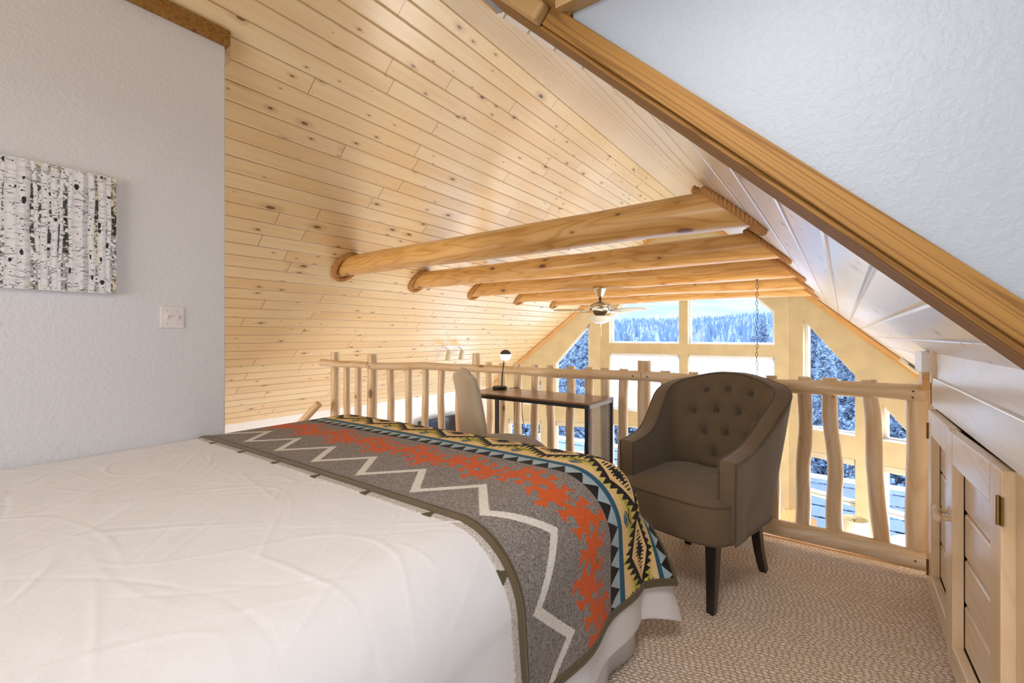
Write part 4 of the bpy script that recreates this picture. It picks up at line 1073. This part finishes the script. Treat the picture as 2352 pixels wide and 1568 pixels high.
for zz_, fq in ((0.451, 0.99), (0.297, 0.985)):
    m_ = MB(); m_.tube([(seat_plan(2*PI*k_/90)[0]*fq, seat_plan(2*PI*k_/90)[1]*fq, zz_) for k_ in range(90)], 0.0042, 7, closed=True); m_.build('piping', M['taupe_pipe'], seat_o)
def leg(px, py, kick, r0, r1, lab):
    m_ = MB(); P = []; rs = []
    for k_ in range(9):
        t = k_/8; z = 0.30*(1-t); P.append((kick[0]*t**2, kick[1]*t**2, z)); rs.append(lerp(r0, r1, t))
    m_.tube(P, rs, 4, up=(1, 1, 0)); o = m_.build('leg', M['dark_wood'], ac, smooth=False, bevel=0.004); o.location = (px, py, 0); return o
leg(0.195, -0.265, (0.0, -0.015), 0.036, 0.023, ''); leg(-0.195, -0.265, (0.0, -0.015), 0.036, 0.023, '')
leg(0.18, 0.195, (0.015, 0.055), 0.033, 0.024, ''); leg(-0.18, 0.195, (-0.015, 0.055), 0.033, 0.024, '')

# ------------------------------------------------------------------ desk with lamp and desk chair
DX0, DX1, DY0, DY1, DH = -2.17, -1.205, 2.42, 2.785, 0.75
dk = empty('desk', (-1.69, 2.6, 0)); tag(dk, 'narrow walnut-topped desk with black metal frame and mesh end by the railing', 'desk')
def dbx(name, x0, x1, y0, y1, z0, z1, mat, bev=0.0015):
    mb = MB(); c = Vector(((x0+x1)/2, (y0+y1)/2, (z0+z1)/2)); mb.box(x0, x1, y0, y1, z0, z1); o = mb.build(name, mat, dk, smooth=False, bevel=bev, origin=c); o.location = c-dk.location; return o
dbx('table_top', DX0, DX1, DY0, DY1, DH-0.012, DH, M['desk_top'])
dbx('apron', DX0+0.002, DX1-0.002, DY0+0.002, DY0+0.024, DH-0.034, DH-0.012, M['black_metal'])
dbx('apron', DX0+0.002, DX1-0.002, DY1-0.024, DY1-0.002, DH-0.034, DH-0.012, M['black_metal'])
dbx('apron', DX1-0.024, DX1-0.002, DY0+0.024, DY1-0.024, DH-0.034, DH-0.012, M['grey_metal'])
for x0 in (DX0+0.002, DX1-0.026):
    for y0 in (DY0+0.002, DY1-0.026): dbx('leg', x0, x0+0.024, y0, y0+0.024, 0.0, DH-0.034, M['black_metal'])
dbx('foot_bar', DX1-0.024, DX1-0.004, DY0+0.026, DY1-0.026, 0.03, 0.05, M['black_metal'])
mb = MB(); ya, yb, za, zb2 = DY0+0.026-2.6, DY1-0.026-2.6, 0.05, DH-0.034
stp = 0.0165; W_ = yb-ya; H_ = zb2-za
for sg in (1, -1):
    k0 = -int(H_/1.7/stp)-2
    for k_ in range(k0, int((W_+H_)/stp)+2):
        # line y = y0 + sg*s, z = s*1.7
        y0 = (ya+k_*stp) if sg > 0 else (yb-k_*stp)
        s0, s1 = 0.0, H_/1.7
        if sg > 0: s0 = max(s0, ya-y0); s1 = min(s1, yb-y0)
        else: s0 = max(s0, y0-yb); s1 = min(s1, y0-ya)
        if s1-s0 < 0.003: continue
        A_ = Vector((DX1-0.013+1.69, y0+sg*s0, za+1.7*s0)); B_ = Vector((DX1-0.013+1.69, y0+sg*s1, za+1.7*s1))
        mb.tube([A_, B_], 0.0017, 4, cap=False)
mb.build('mesh_panel', M['grey_metal'], dk, smooth=False)
lp = empty('desk_lamp', (-2.075, 2.70, DH)); tag(lp, 'small black desk lamp with a round white globe head on the desk', 'lamp')
mb = MB(); mb.lathe([(0.052, 0), (0.055, 0.004), (0.055, 0.016), (0.050, 0.020), (0.008, 0.021)], 32); mb.build('base', M['black_metal'], lp)
mb = MB(); mb.tube(catmull([(0.018, 0.0, 0.02), (0.026, 0.0, 0.12), (0.042, 0.0, 0.225)], 12), 0.0038, 8); mb.build('stem', M['black_metal'], lp)
hd = Matrix.Translation((0.055, 0, 0.252))
def dome(a0, a1, r, n=10): return [(max(0.0005, r*math.cos(lerp(a0, a1, i/n))), r*math.sin(lerp(a0, a1, i/n))) for i in range(n+1)]
mb = MB(); mb.lathe(dome(R(12), R(90), 0.0425), 32, hd); mb.build('head_shell', M['iron'], lp)
mb = MB(); mb.lathe(dome(R(-90), R(11), 0.0415), 32, hd); mb.build('globe', M['lamp_glow'], lp)
mb = MB(); mb.tube(catmull([(0.06, 0.04, 0.006), (0.08, 0.09, 0.004), (0.12, 0.105, -0.02), (0.13, 0.11, -0.2), (0.18, 0.11, -0.45), (0.15, 0.12, -0.745)], 40), 0.0022, 6); mb.build('power_cord', M['black_metal'], lp)

ch = empty('desk_chair', (-1.80, 2.40, 0), R(-30)); tag(ch, 'oatmeal linen desk chair with a tall plain back turned toward the desk', 'chair')
# local: faces +y ; seat
def slab(name, fn, nu, nv, mat, parent, angle=50):
    """closed pad: fn(u, v, side) for side in (+1,-1)"""
    mb = MB(); a = [fn(i/(nu-1), j/(nv-1), 1) for i in range(nu) for j in range(nv)]; b = [fn(i/(nu-1), j/(nv-1), -1) for i in range(nu) for j in range(nv)]
    mb.grid(a, nu, nv); mb.grid(b, nu, nv); o = nu*nv
    ring = [i*nv for i in range(nu)]+[(nu-1)*nv+j for j in range(1, nv)]+[i*nv+nv-1 for i in range(nu-2, -1, -1)]+[j for j in range(nv-2, 0, -1)]
    for k_ in range(len(ring)): mb.f.append((ring[k_], ring[(k_+1) % len(ring)], o+ring[(k_+1) % len(ring)], o+ring[k_]))
    return mb.build(name, mat, parent, angle=angle)
def seatf(u, v, sd_):
    x = lerp(-0.19, 0.19, u); y = lerp(-0.20, 0.225, v); e = (1-(2*u-1)**6)*(1-(2*v-1)**6)
    crown = 0.018*(1-(2*u-1)**2)*(1 if sd_ > 0 else 0); sag = -0.035*v**2.5
    return (x, y, 0.455+sag+(crown+0.020*max(0, e)**0.4 if sd_ > 0 else -0.028*max(0, e)**0.4))
slab('seat', seatf, 24, 24, M['beige_fabric'], ch)
def backf(u, v, sd_):
    x = lerp(-0.20, 0.20, u)*(1-0.06*v); z = lerp(0.40, 0.925, v)+0.022*math.cos((u-0.5)*2*PI)*v**3; e = max(0, (1-(2*u-1)**8)*(1-(2*v-1)**10))**0.5
    y = -0.205-0.085*v**1.4+0.012*(2*u-1)**2*0
    return (x, y+(0.030*e+0.008 if sd_ > 0 else -0.030*e-0.004), z)
slab('backrest', backf, 24, 30, M['beige_fabric'], ch)
for (x, y) in ((-0.165, -0.19), (0.165, -0.19), (-0.165, 0.19), (0.165, 0.19)):
    m_ = MB(); m_.tube([(x, y, 0.425), (x*1.03, y*1.08, 0.0)], [0.021, 0.014], 4, up=(1, 1, 0)); m_.build('leg', M['dark_wood'], ch, smooth=False)

# ------------------------------------------------------------------ ceiling fan
fan = empty('ceiling_fan', (XR, BY[2], 1.612)); tag(fan, 'nickel ceiling fan with five blades and an alabaster bowl under the third log beam', 'ceiling fan')
mb = MB(); mb.lathe([(0.030, -0.082), (0.034, -0.076), (0.045, -0.045), (0.062, -0.012), (0.066, -0.004), (0.066, 0.0)], 32); mb.build('canopy', M['nickel'], fan)
mb = MB(); mb.lathe([(0.009, -0.13), (0.009, -0.08)], 12); mb.lathe([(0.004, -0.112), (0.015, -0.108), (0.017, -0.100), (0.012, -0.092), (0.004, -0.090)], 16); mb.build('down_rod', M['iron'], fan)
mb = MB(); mb.lathe([(0.045, -0.262), (0.055, -0.258), (0.075, -0.235), (0.100, -0.215), (0.108, -0.198), (0.108, -0.185), (0.103, -0.180), (0.106, -0.174), (0.098, -0.160), (0.070, -0.142), (0.045, -0.130), (0.022, -0.122)], 40); mb.build('motor_housing', M['nickel'], fan)
mb = MB(); mb.lathe([(0.030, -0.285), (0.042, -0.278), (0.046, -0.262), (0.040, -0.250)], 24); mb.build('light_fitter', M['nickel'], fan)
mb = MB(); mb.lathe([(0.010, -0.350), (0.045, -0.345), (0.080, -0.328), (0.104, -0.300), (0.114, -0.282), (0.122, -0.276), (0.118, -0.272), (0.03, -0.268)], 40); o = mb.build('light_bowl', M['alabaster'], fan); o['label'] = 'white alabaster glass bowl'
mb = MB(); mb.lathe([(0.001, -0.388), (0.003, -0.38), (0.004, -0.368), (0.010, -0.358), (0.014, -0.350), (0.003, -0.346)], 16); mb.tube([(0.02, -0.02, -0.29), (0.021, -0.021, -0.47)], 0.0012, 6); mb.build('finial', M['nickel'], fan)
for k_ in range(5):
    a0 = R(-35+36+72*k_)
    mt = Matrix.Rotation(a0, 4, 'Z') @ Matrix.Translation((0, 0, -0.225)) @ Matrix.Rotation(R(-11), 4, 'X')
    m_ = MB(); m_.add([tuple(mt @ Vector(p)) for p in [(0.10, -0.018, 0), (0.18, -0.045, 0), (0.20, -0.045, 0), (0.20, 0.045, 0), (0.18, 0.045, 0), (0.10, 0.018, 0)]+[(0.10, -0.018, 0.006), (0.18, -0.045, 0.006), (0.20, -0.045, 0.006), (0.20, 0.045, 0.006), (0.18, 0.045, 0.006), (0.10, 0.018, 0.006)]],
        [(5, 4, 3, 2, 1, 0), (6, 7, 8, 9, 10, 11)]+[(i, (i+1) % 6, 6+(i+1) % 6, 6+i) for i in range(6)])
    irm = m_
    out = [(0.16, -0.050), (0.40, -0.058), (0.455, -0.030), (0.46, 0.0), (0.455, 0.030), (0.40, 0.058), (0.16, 0.050)]
    m_ = MB(); m_.prism(out, 0.006, 0.012, lambda p, d: tuple(mt @ Vector((p[0], p[1], d)))); b_ = m_.build('blade', M['ivory'], fan, smooth=False); irm.build('blade_iron', M['nickel'], b_, smooth=False)

# ------------------------------------------------------------------ hanging chain
cx_, cy_ = -0.559, BY[2]
hc = empty('hanging_chain', (cx_, cy_, 1.60)); tag(hc, 'thin dark steel chain hanging from the third beam behind the armchair', 'chain')
mb = MB(); zc_ = 0.0; k_ = 0
while zc_ > -1.75:
    P = []
    for j in range(14):
        a_ = 2*PI*j/14; lx = 0.0085*math.cos(a_); lz = 0.0195*math.sin(a_)
        an = (R(20) if k_ % 2 else R(95)); P.append((lx*math.cos(an)+0.003*math.sin(k_), lx*math.sin(an), zc_-0.02+lz))
    mb.tube(P, 0.0021, 5, closed=True); zc_ -= 0.0345; k_ += 1
mb.build('chain_link', M['iron'], hc, smooth=True)['kind'] = 'stuff'
mb = MB(); mb.lathe([(0.0012, -0.01), (0.01, -0.006), (0.012, 0.012)], 10); mb.build('ceiling_hook', M['iron'], hc)
mb = MB(); mb.lathe([(0.20, -1.98), (0.19, -1.96), (0.10, -1.84), (0.03, -1.78), (0.012, -1.74)], 32); mb.build('lamp_shade', M['iron'], hc)

# ------------------------------------------------------------------ track light and ceiling fixture
def on_roof(side, x, y, name):
    o = empty(name, (x, y, roof(x)-0.002)); return o
tl = on_roof('left', -4.25, 4.49, 'track_light'); tag(tl, 'white twin-head track light on the left pine ceiling', 'track light')
ang = Matrix.Rotation(SA, 4, 'Y').inverted()     # local z' normal of left slope
nl_ = Vector((math.sin(SA), 0, -math.cos(SA)))
mb = MB(); fr_ = Matrix((Vector((0, 1, 0)), Vector((math.cos(SA), 0, math.sin(SA))), -nl_)).transposed().to_4x4()
mb.box(-0.19, 0.19, -0.010, 0.010, -0.022, 0.0, fr_); mb.build('track', M['white_paint'], tl, smooth=False)
for yy_ in (-0.16, 0.10):
    s0 = fr_ @ Vector((yy_, 0, -0.02)); s1 = s0+Vector((0.03, 0.05, -0.05)); s2 = s1+Vector((0.0, -0.03, -0.13))
    m_ = MB(); m_.tube([s0, s1], 0.006, 8); hd_ = m_.build('lamp_arm', M['grey_metal'], tl)
    m_ = MB(); m_.tube([s1, s1.lerp(s2, 0.15), s2], [0.024, 0.034, 0.036], 20); m_.build('lamp_head', M['ivory'], tl)
cf = on_roof('right', 0.56, 6.05, 'ceiling_fixture'); tag(cf, 'small oblong ivory ceiling fixture on the right slope above the railing end', 'fixture')
nr_ = Vector((-math.sin(SA), 0, -math.cos(SA))); fr2 = Matrix((Vector((math.cos(SA), 0, -math.sin(SA))), Vector((0, -1, 0)), -nr_)).transposed().to_4x4()
mb = MB(); mb.box(-0.10, 0.10, -0.05, 0.05, -0.045, 0.0, fr2); mb.build('housing', M['ivory'], cf, smooth=False, bevel=0.012)
mb = MB(); mb.box(-0.03, 0.05, 0.07, 0.085, -0.02, 0.0, fr2); mb.build('connector', M['iron'], cf, smooth=False)

# ------------------------------------------------------------------ lower floor furniture
tv = empty('television', (XL+0.13, 5.0, -0.72)); tag(tv, 'black flat television on the lower left wall seen between the balusters', 'television')
mb = MB(); mb.box(-0.02, 0.02, -0.46, 0.46, 0, 0.62); mb.build('casing', M['black_metal'], tv, smooth=False, bevel=0.004)
mb = MB(); mb.box(0.0205, 0.0225, -0.44, 0.44, 0.03, 0.60); mb.build('screen', M['screen'], tv, smooth=False)
mb = MB(); mb.box(-0.10, -0.02, -0.1, 0.1, 0.2, 0.45); mb.build('wall_bracket', M['iron'], tv, smooth=False)
tb = empty('side_table', (0.10, 6.02, FLOOR_L)); tag(tb, 'small round wooden table under the patterned lamp by the gable window', 'table')
mb = MB(); mb.lathe([(0.24, 0.72), (0.25, 0.73), (0.25, 0.75), (0.24, 0.76)], 40); mb.build('table_top', M['honey'], tb)
for k_ in range(4):
    a_ = PI/4+k_*PI/2; m_ = MB(); m_.tube([(0.15*math.cos(a_), 0.15*math.sin(a_), 0.72), (0.19*math.cos(a_), 0.19*math.sin(a_), 0)], [0.02, 0.014], 10); m_.build('leg', M['honey'], tb)
def ceramic():
    m, t, b = new_mat('painted_ceramic'); tc = N(t, 'ShaderNodeTexCoord'); s = N(t, 'ShaderNodeSeparateXYZ'); L(t, tc.outputs['Object'], s.inputs[0])
    an = math_(t, 'ARCTAN2', s.outputs['Y'], s.outputs['X']); z = math_(t, 'MULTIPLY', s.outputs['Z'], 30.0)
    zig = math_(t, 'ABSOLUTE', math_(t, 'SUBTRACT', math_(t, 'FRACT', math_(t, 'ADD', math_(t, 'MULTIPLY', math_(t, 'PINGPONG', math_(t, 'MULTIPLY', an, 2.2), 1.0), 1.5), z)), 0.5))
    L(t, mixc(t, sstep(t, zig, 0.06, 0.12, 1.0, 0.0), (0.62, 0.58, 0.60), (0.12, 0.10, 0.15)), b.inputs['Base Color']); b.inputs['Roughness'].default_value = 0.3; return m
M['ceramic'] = ceramic()
tlm = empty('table_lamp', (0.10, 6.02, FLOOR_L+0.76)); tag(tlm, 'table lamp with cream drum shade and zigzag-painted round ceramic base', 'lamp')
mb = MB(); mb.lathe([(0.05, 0), (0.08, 0.02), (0.125, 0.10), (0.135, 0.17), (0.12, 0.24), (0.07, 0.29), (0.03, 0.305), (0.03, 0.33)], 40); mb.build('ceramic_base', M['ceramic'], tlm)
mb = MB(); mb.tube([(0, 0, 0.33), (0, 0, 0.64)], 0.006, 8); mb.lathe([(0.02, 0.645), (0.02, 0.655)], 12); mb.build('harp', M['brass'], tlm)
mb = MB(); nS = 40; pr = [(0.155, 0.40), (0.120, 0.655)]
mb.add([(r*math.cos(2*PI*k_/nS), r*math.sin(2*PI*k_/nS), z) for r, z in pr for k_ in range(nS)], [(k_, (k_+1) % nS, nS+(k_+1) % nS, nS+k_) for k_ in range(nS)])
for k_ in range(3):
    a_ = 2*PI*k_/3; mb.tube([(0, 0, 0.63), (0.121*math.cos(a_), 0.121*math.sin(a_), 0.63)], 0.0015, 5)
o = mb.build('lamp_shade', M['lampshade'], tlm); sm = o.modifiers.new('thickness', 'SOLIDIFY'); sm.thickness = 0.002
tb.scale = (1, 1, 1.13); tlm.location.z = FLOOR_L+0.76*1.13
# tall wooden chair by the gable
wc = empty('wooden_chair', (-0.52, 6.35, FLOOR_L+0.0), R(15)); tag(wc, 'tall honey oak chair with arched crest rail below the loft by the windows', 'chair')
mb = MB(); mb.box(-0.22, 0.22, -0.21, 0.21, 0.62, 0.66); mb.build('seat', M['honey'], wc, smooth=False, bevel=0.01)
for (x, y, h_) in ((-0.2, -0.19, 0.62), (0.2, -0.19, 0.62), (-0.2, 0.19, 0.62), (0.2, 0.19, 0.62)):
    m_ = MB(); m_.tube([(x, y, h_), (x*1.15, y*1.15, 0)], [0.02, 0.016], 10); m_.build('leg', M['honey'], wc)
crest = [(-0.235, 1.14), (0.235, 1.14), (0.235, 1.26), (0.16, 1.315), (0.08, 1.34), (0, 1.35), (-0.08, 1.34), (-0.16, 1.315), (-0.235, 1.26)]
mb = MB(); mb.prism(crest, -0.215, -0.185, lambda p, d: (p[0], d, p[1])); mb.build('crest_rail', M['honey'], wc, smooth=False, bevel=0.004)
for x, wd in ((-0.13, 0.03), (0.0, 0.09), (0.13, 0.03), (-0.07, 0.008), (0.07, 0.008)):
    m_ = MB(); m_.box(x-wd/2, x+wd/2, -0.207, -0.193, 0.66, 1.145); m_.build('splat', M['honey'], wc, smooth=False)
for x in (-0.215, 0.215):
    m_ = MB(); pr = [(0.016, 0.66)]
    for k_ in range(12): pr += [(0.012 if k_ % 2 else 0.02, 0.68+k_*0.038)]
    pr.append((0.016, 1.142)); m_.lathe(pr, 12, Matrix.Translation((x, -0.2, 0))); m_.build('turned_post', M['honey'], wc)

wc.scale = (1, 1, 1.07)
# ------------------------------------------------------------------ outside: deck, snow, hills, trees
def snowy(name, dark, snowc, scale, thr=(0.45, 0.55)):
    m, t, b = new_mat(name); tc = N(t, 'ShaderNodeTexCoord')
    n = N(t, 'ShaderNodeTexNoise', Scale=scale, Detail=6.0, Roughness=0.7); L(t, tc.outputs['Object'], n.inputs['Vector'])
    L(t, mixc(t, sstep(t, n.outputs[0], thr[0], thr[1]), dark, snowc), b.inputs['Base Color']); b.inputs['Roughness'].default_value = 1.0; b.inputs['Specular IOR Level'].default_value = 0.0
    return m
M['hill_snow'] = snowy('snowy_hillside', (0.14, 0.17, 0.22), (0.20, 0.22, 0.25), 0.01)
M['forest'] = snowy('snowy_forest', (0.085, 0.125, 0.200), (0.20, 0.22, 0.25), 0.09, (0.50, 0.58))  # bluish haze is put into the forest colour
M['ridge'] = snowy('hazy_far_ridge', (0.135, 0.165, 0.210), (0.175, 0.195, 0.215), 0.010, (0.42, 0.58))  # distance haze is painted as a pale ridge colour
mb = MB(); mb.box(-60, 60, 7.2, 60, -5.3, -4.6); o = struct(mb, 'ground', M['snow'], smooth=False)
def hill_z(r_, a_, r0, r1, h0, h1, seed, base):
    t = (r_-r0)/(r1-r0); x, y = r_*math.sin(a_)-1, r_*math.cos(a_)
    top = lerp(h0, h1, 0.5+0.5*math.sin(a_*3.0+seed)+0.3*mnoise.noise((a_*6, seed, 0)))
    return x, y, lerp(base, top, smooth01(t))+mnoise.noise((x*0.008, y*0.008, seed))*8*t
def terrain(name, mat, r0, r1, h0, h1, seed, n1=150, n2=30, base=-12):
    pts = [hill_z(lerp(r0, r1, j/(n2-1)), R(lerp(-95, 60, i/(n1-1))), r0, r1, h0, h1, seed, base) for i in range(n1) for j in range(n2)]
    mb = MB(); mb.grid(pts, n1, n2); o = mb.build(name, mat); o['kind'] = 'structure'; return o
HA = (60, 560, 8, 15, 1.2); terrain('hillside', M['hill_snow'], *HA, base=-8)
terrain('far_ridge', M['ridge'], 900, 1700, 85, 125, 2.6, base=-30)
rt = random.Random(4); mb = MB()
for _ in range(13000):
    a_ = R(rt.uniform(-75, 40)); t = rt.random()**0.6; r_ = lerp(170, 560, t)
    x, y, z = hill_z(r_, a_, *HA, base=-8)
    if mnoise.noise((x*0.012, y*0.012, 3.3)) < -0.28: continue
    h_ = rt.uniform(5, 9); rr_t = h_*0.19; n_ = 5; th0 = rt.random()*6
    vv = [(x+rr_t*math.cos(th0+2*PI*k/n_), y+rr_t*math.sin(th0+2*PI*k/n_), z+h_*0.08) for k in range(n_)]+[(x, y, z+h_)]
    mb.add(vv, [(k, (k+1) % n_, n_) for k in range(n_)])
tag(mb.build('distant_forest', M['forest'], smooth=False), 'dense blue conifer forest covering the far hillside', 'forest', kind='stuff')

M['needle'] = plain('conifer_needles', (0.15, 0.205, 0.31), 0.95, spec=0.0)  # blue cast of the hazy view is put into the needle colour
M['bark'] = plain('conifer_bark', (0.12, 0.12, 0.14), 0.9)
M['snow_clump'] = plain('snow_on_branches', (0.19, 0.21, 0.24), 0.95, spec=0.0)
def conifer(seed, H):
    rng_ = random.Random(seed); root = empty('conifer_tree')
    m_ = MB(); m_.tube([(0, 0, 0), (0, 0, H*0.55), (0, 0, H)], [H*0.016, H*0.011, 0.01], 8); m_.build('trunk', M['bark'], root)
    g = MB(); s_ = MB(); z = H*0.06
    NBR = 420
    for bi_ in range(NBR):
        zf_ = (bi_+rng_.random())/NBR; z = H*(0.05+0.94*zf_); f = 1-zf_*0.97; Ln = H*0.20*f**0.85+0.08
        a_ = 2.399*bi_+rng_.uniform(-.4, .4); droop = -0.30*rng_.uniform(0.3, 1.3); l_ = Ln*rng_.uniform(0.55, 1.12)
        d = Vector((math.cos(a_), math.sin(a_), 0)); sdv = Vector((-d.y, d.x, 0)); n_ = 6
        for k_ in range(n_):
            t0 = (k_+rng_.random()*0.6)/n_; c0 = d*(l_*t0)+Vector((0, 0, z+droop*l_*t0*t0)); ww = l_*0.16*(1-t0)+0.07
            for sg in (-1, 1):
                tip = c0+d*(l_*rng_.uniform(0.12, 0.25))+sdv*(sg*ww*rng_.uniform(0.8, 1.7))+Vector((0, 0, -ww*rng_.uniform(0.0, 1.2)))
                base2 = c0+d*(l_*0.16)+Vector((0, 0, droop*0.06))
                g.add([c0, tip, base2, c0+Vector((0, 0, -0.05*l_-0.03))], [(0, 1, 2), (0, 3, 1)])
                if rng_.random() < 0.65:
                    up_ = Vector((0, 0, 0.035)); s_.add([c0+up_, c0.lerp(tip, 0.8)+up_, base2+up_], [(0, 1, 2)])
    o = g.build('branches', M['needle'], root, smooth=False); 
    o = s_.build('snow_cover', M['snow_clump'], root, smooth=False); return root
protos = [conifer(3, 7.0), conifer(8, 7.0)]
spots = []
for (u, dist, h_) in ((1440, 22, 6.0), (1405, 17, 5.0), (1728, 26, 5.9), (1752, 30, 7.3), (1765, 22, 4.6),
                      (1860, 17, 7.5), (1895, 12, 5.7), (1940, 15, 6.4), (1985, 11, 4.6), (2035, 13, 5.2), (2085, 16, 6.0), (2150, 12, 5.6), (1878, 22, 9), (1925, 24, 9), (1975, 20, 8), (2060, 22, 8),
                      (1345, 16, 6.4), (1310, 14, 5.8), (1280, 18, 6.2), (1240, 15, 5.4), (1200, 16, 5.2), (1325, 23, 8), (1265, 24, 8),
                      (1480, 20, 4.0), (1520, 16, 3.4), (1600, 19, 3.7), (1640, 16, 3.3), (1560, 24, 4.0)):
    lat = (u-1176)/1045.33; dx = lat*0.80902-0.58779; dy = lat*0.58779+0.80902
    spots.append((dx*dist, dy*dist, h_))
for i, (x, y, h_) in enumerate(spots):
    o = protos[i] if i < 2 else copy_tree(protos[i % 2]); s_ = h_/7.0
    o.location = (x, y, -4.62); o.scale = (s_*0.92, s_*0.92, s_); o.rotation_euler = (0, 0, i*1.7)
    lab = {3: 'taller lone blue conifer outside the right upper gable window', 0: 'snowy conifer outside the left upper gable window'}.get(i, 'snow-dusted conifer in the belt of trees beyond the deck')
    tag(o, lab, 'tree', 'conifers outside the windows')
# deck
mb = MB()
dk_o = struct(MB().box(-6.5, 4.5, 7.25, 10.2, -2.62, -2.45), 'deck', M['snow'], smooth=False)
dr = empty('deck_railing', (-1, 10.0, -2.45)); tag(dr, 'blue-grey board railing of the snowy deck outside', 'railing')
mb = MB(); mb.box(-5.4, 5.4, -0.05, 0.05, 0.93, 1.0); mb.build('top_rail', M['deck_paint'], dr, smooth=False)
mb = MB(); mb.box(-5.4, 5.4, -0.06, 0.06, 1.0, 1.06); o = mb.build('snow_cap', M['snow'], dr, smooth=True, bevel=0.02)
for k_ in range(4):
    m_ = MB(); m_.box(-5.4, 5.4, -0.015, 0.015, 0.10+k_*0.21, 0.27+k_*0.21); m_.build('rail_board', M['deck_paint'], dr, smooth=False)
for k_ in range(9):
    x = -5.3+k_*1.325; m_ = MB(); m_.box(x-0.05, x+0.05, -0.05, 0.05, 0, 0.93); m_.build('post', M['deck_paint'], dr, smooth=False)
pt = empty('patio_table', (0.95, 8.0, -2.45)); tag(pt, 'round snow-covered metal table on the deck', 'table')
mb = MB(); mb.lathe([(0.50, 0.70), (0.52, 0.71), (0.50, 0.73)], 40); mb.build('table_top', M['deck_paint'], pt)
mb = MB(); mb.lathe([(0.49, 0.73), (0.49, 0.79), (0.42, 0.83), (0.02, 0.85)], 40); mb.build('snow_cap', M['snow'], pt)
for k_ in range(4):
    a_ = k_*PI/2+0.4; m_ = MB(); m_.tube([(0.25*math.cos(a_), 0.25*math.sin(a_), 0.70), (0.30*math.cos(a_), 0.30*math.sin(a_), 0.35), (0.42*math.cos(a_), 0.42*math.sin(a_), 0)], 0.022, 8); m_.build('leg', M['deck_paint'], pt)
def patio_chair(x, y, rz, lab):
    r_ = empty('patio_chair', (x, y, -2.45), rz); tag(r_, lab, 'chair', 'metal chairs on the deck')
    mb = MB(); mb.box(-0.24, 0.24, -0.22, 0.22, 0.42, 0.45); mb.build('seat', M['deck_paint'], r_, smooth=False)
    mb = MB(); mb.box(-0.23, 0.23, -0.21, 0.21, 0.45, 0.52); mb.build('snow_cap', M['snow'], r_, bevel=0.02)
    for sx_ in (-0.22, 0.22):
        for sy_ in (-0.2, 0.2):
            m_ = MB(); m_.tube([(sx_, sy_, 0.42), (sx_*1.05, sy_*1.1, 0)], 0.014, 8); m_.build('leg', M['deck_paint'], r_)
    m_ = MB(); m_.tube([(-0.23, 0.21, 0.42), (-0.24, 0.27, 0.85), (-0.12, 0.29, 0.95), (0, 0.295, 0.98), (0.12, 0.29, 0.95), (0.24, 0.27, 0.85), (0.23, 0.21, 0.42)], 0.018, 8); m_.build('back_frame', M['deck_paint'], r_)
    for cx0 in (-0.1, 0.1):
        m_ = MB(); m_.tube([(cx0+0.08*math.cos(a_), 0.26, 0.68+0.12*math.sin(a_)) for a_ in [2*PI*j/20 for j in range(20)]], 0.012, 6, closed=True); m_.build('scroll', M['deck_paint'], r_)
patio_chair(0.62, 7.62, R(160), 'scrolled metal chair on the deck, in front of the round table')
patio_chair(1.75, 8.1, R(-80), 'scrolled metal chair on the deck, right of the round table')
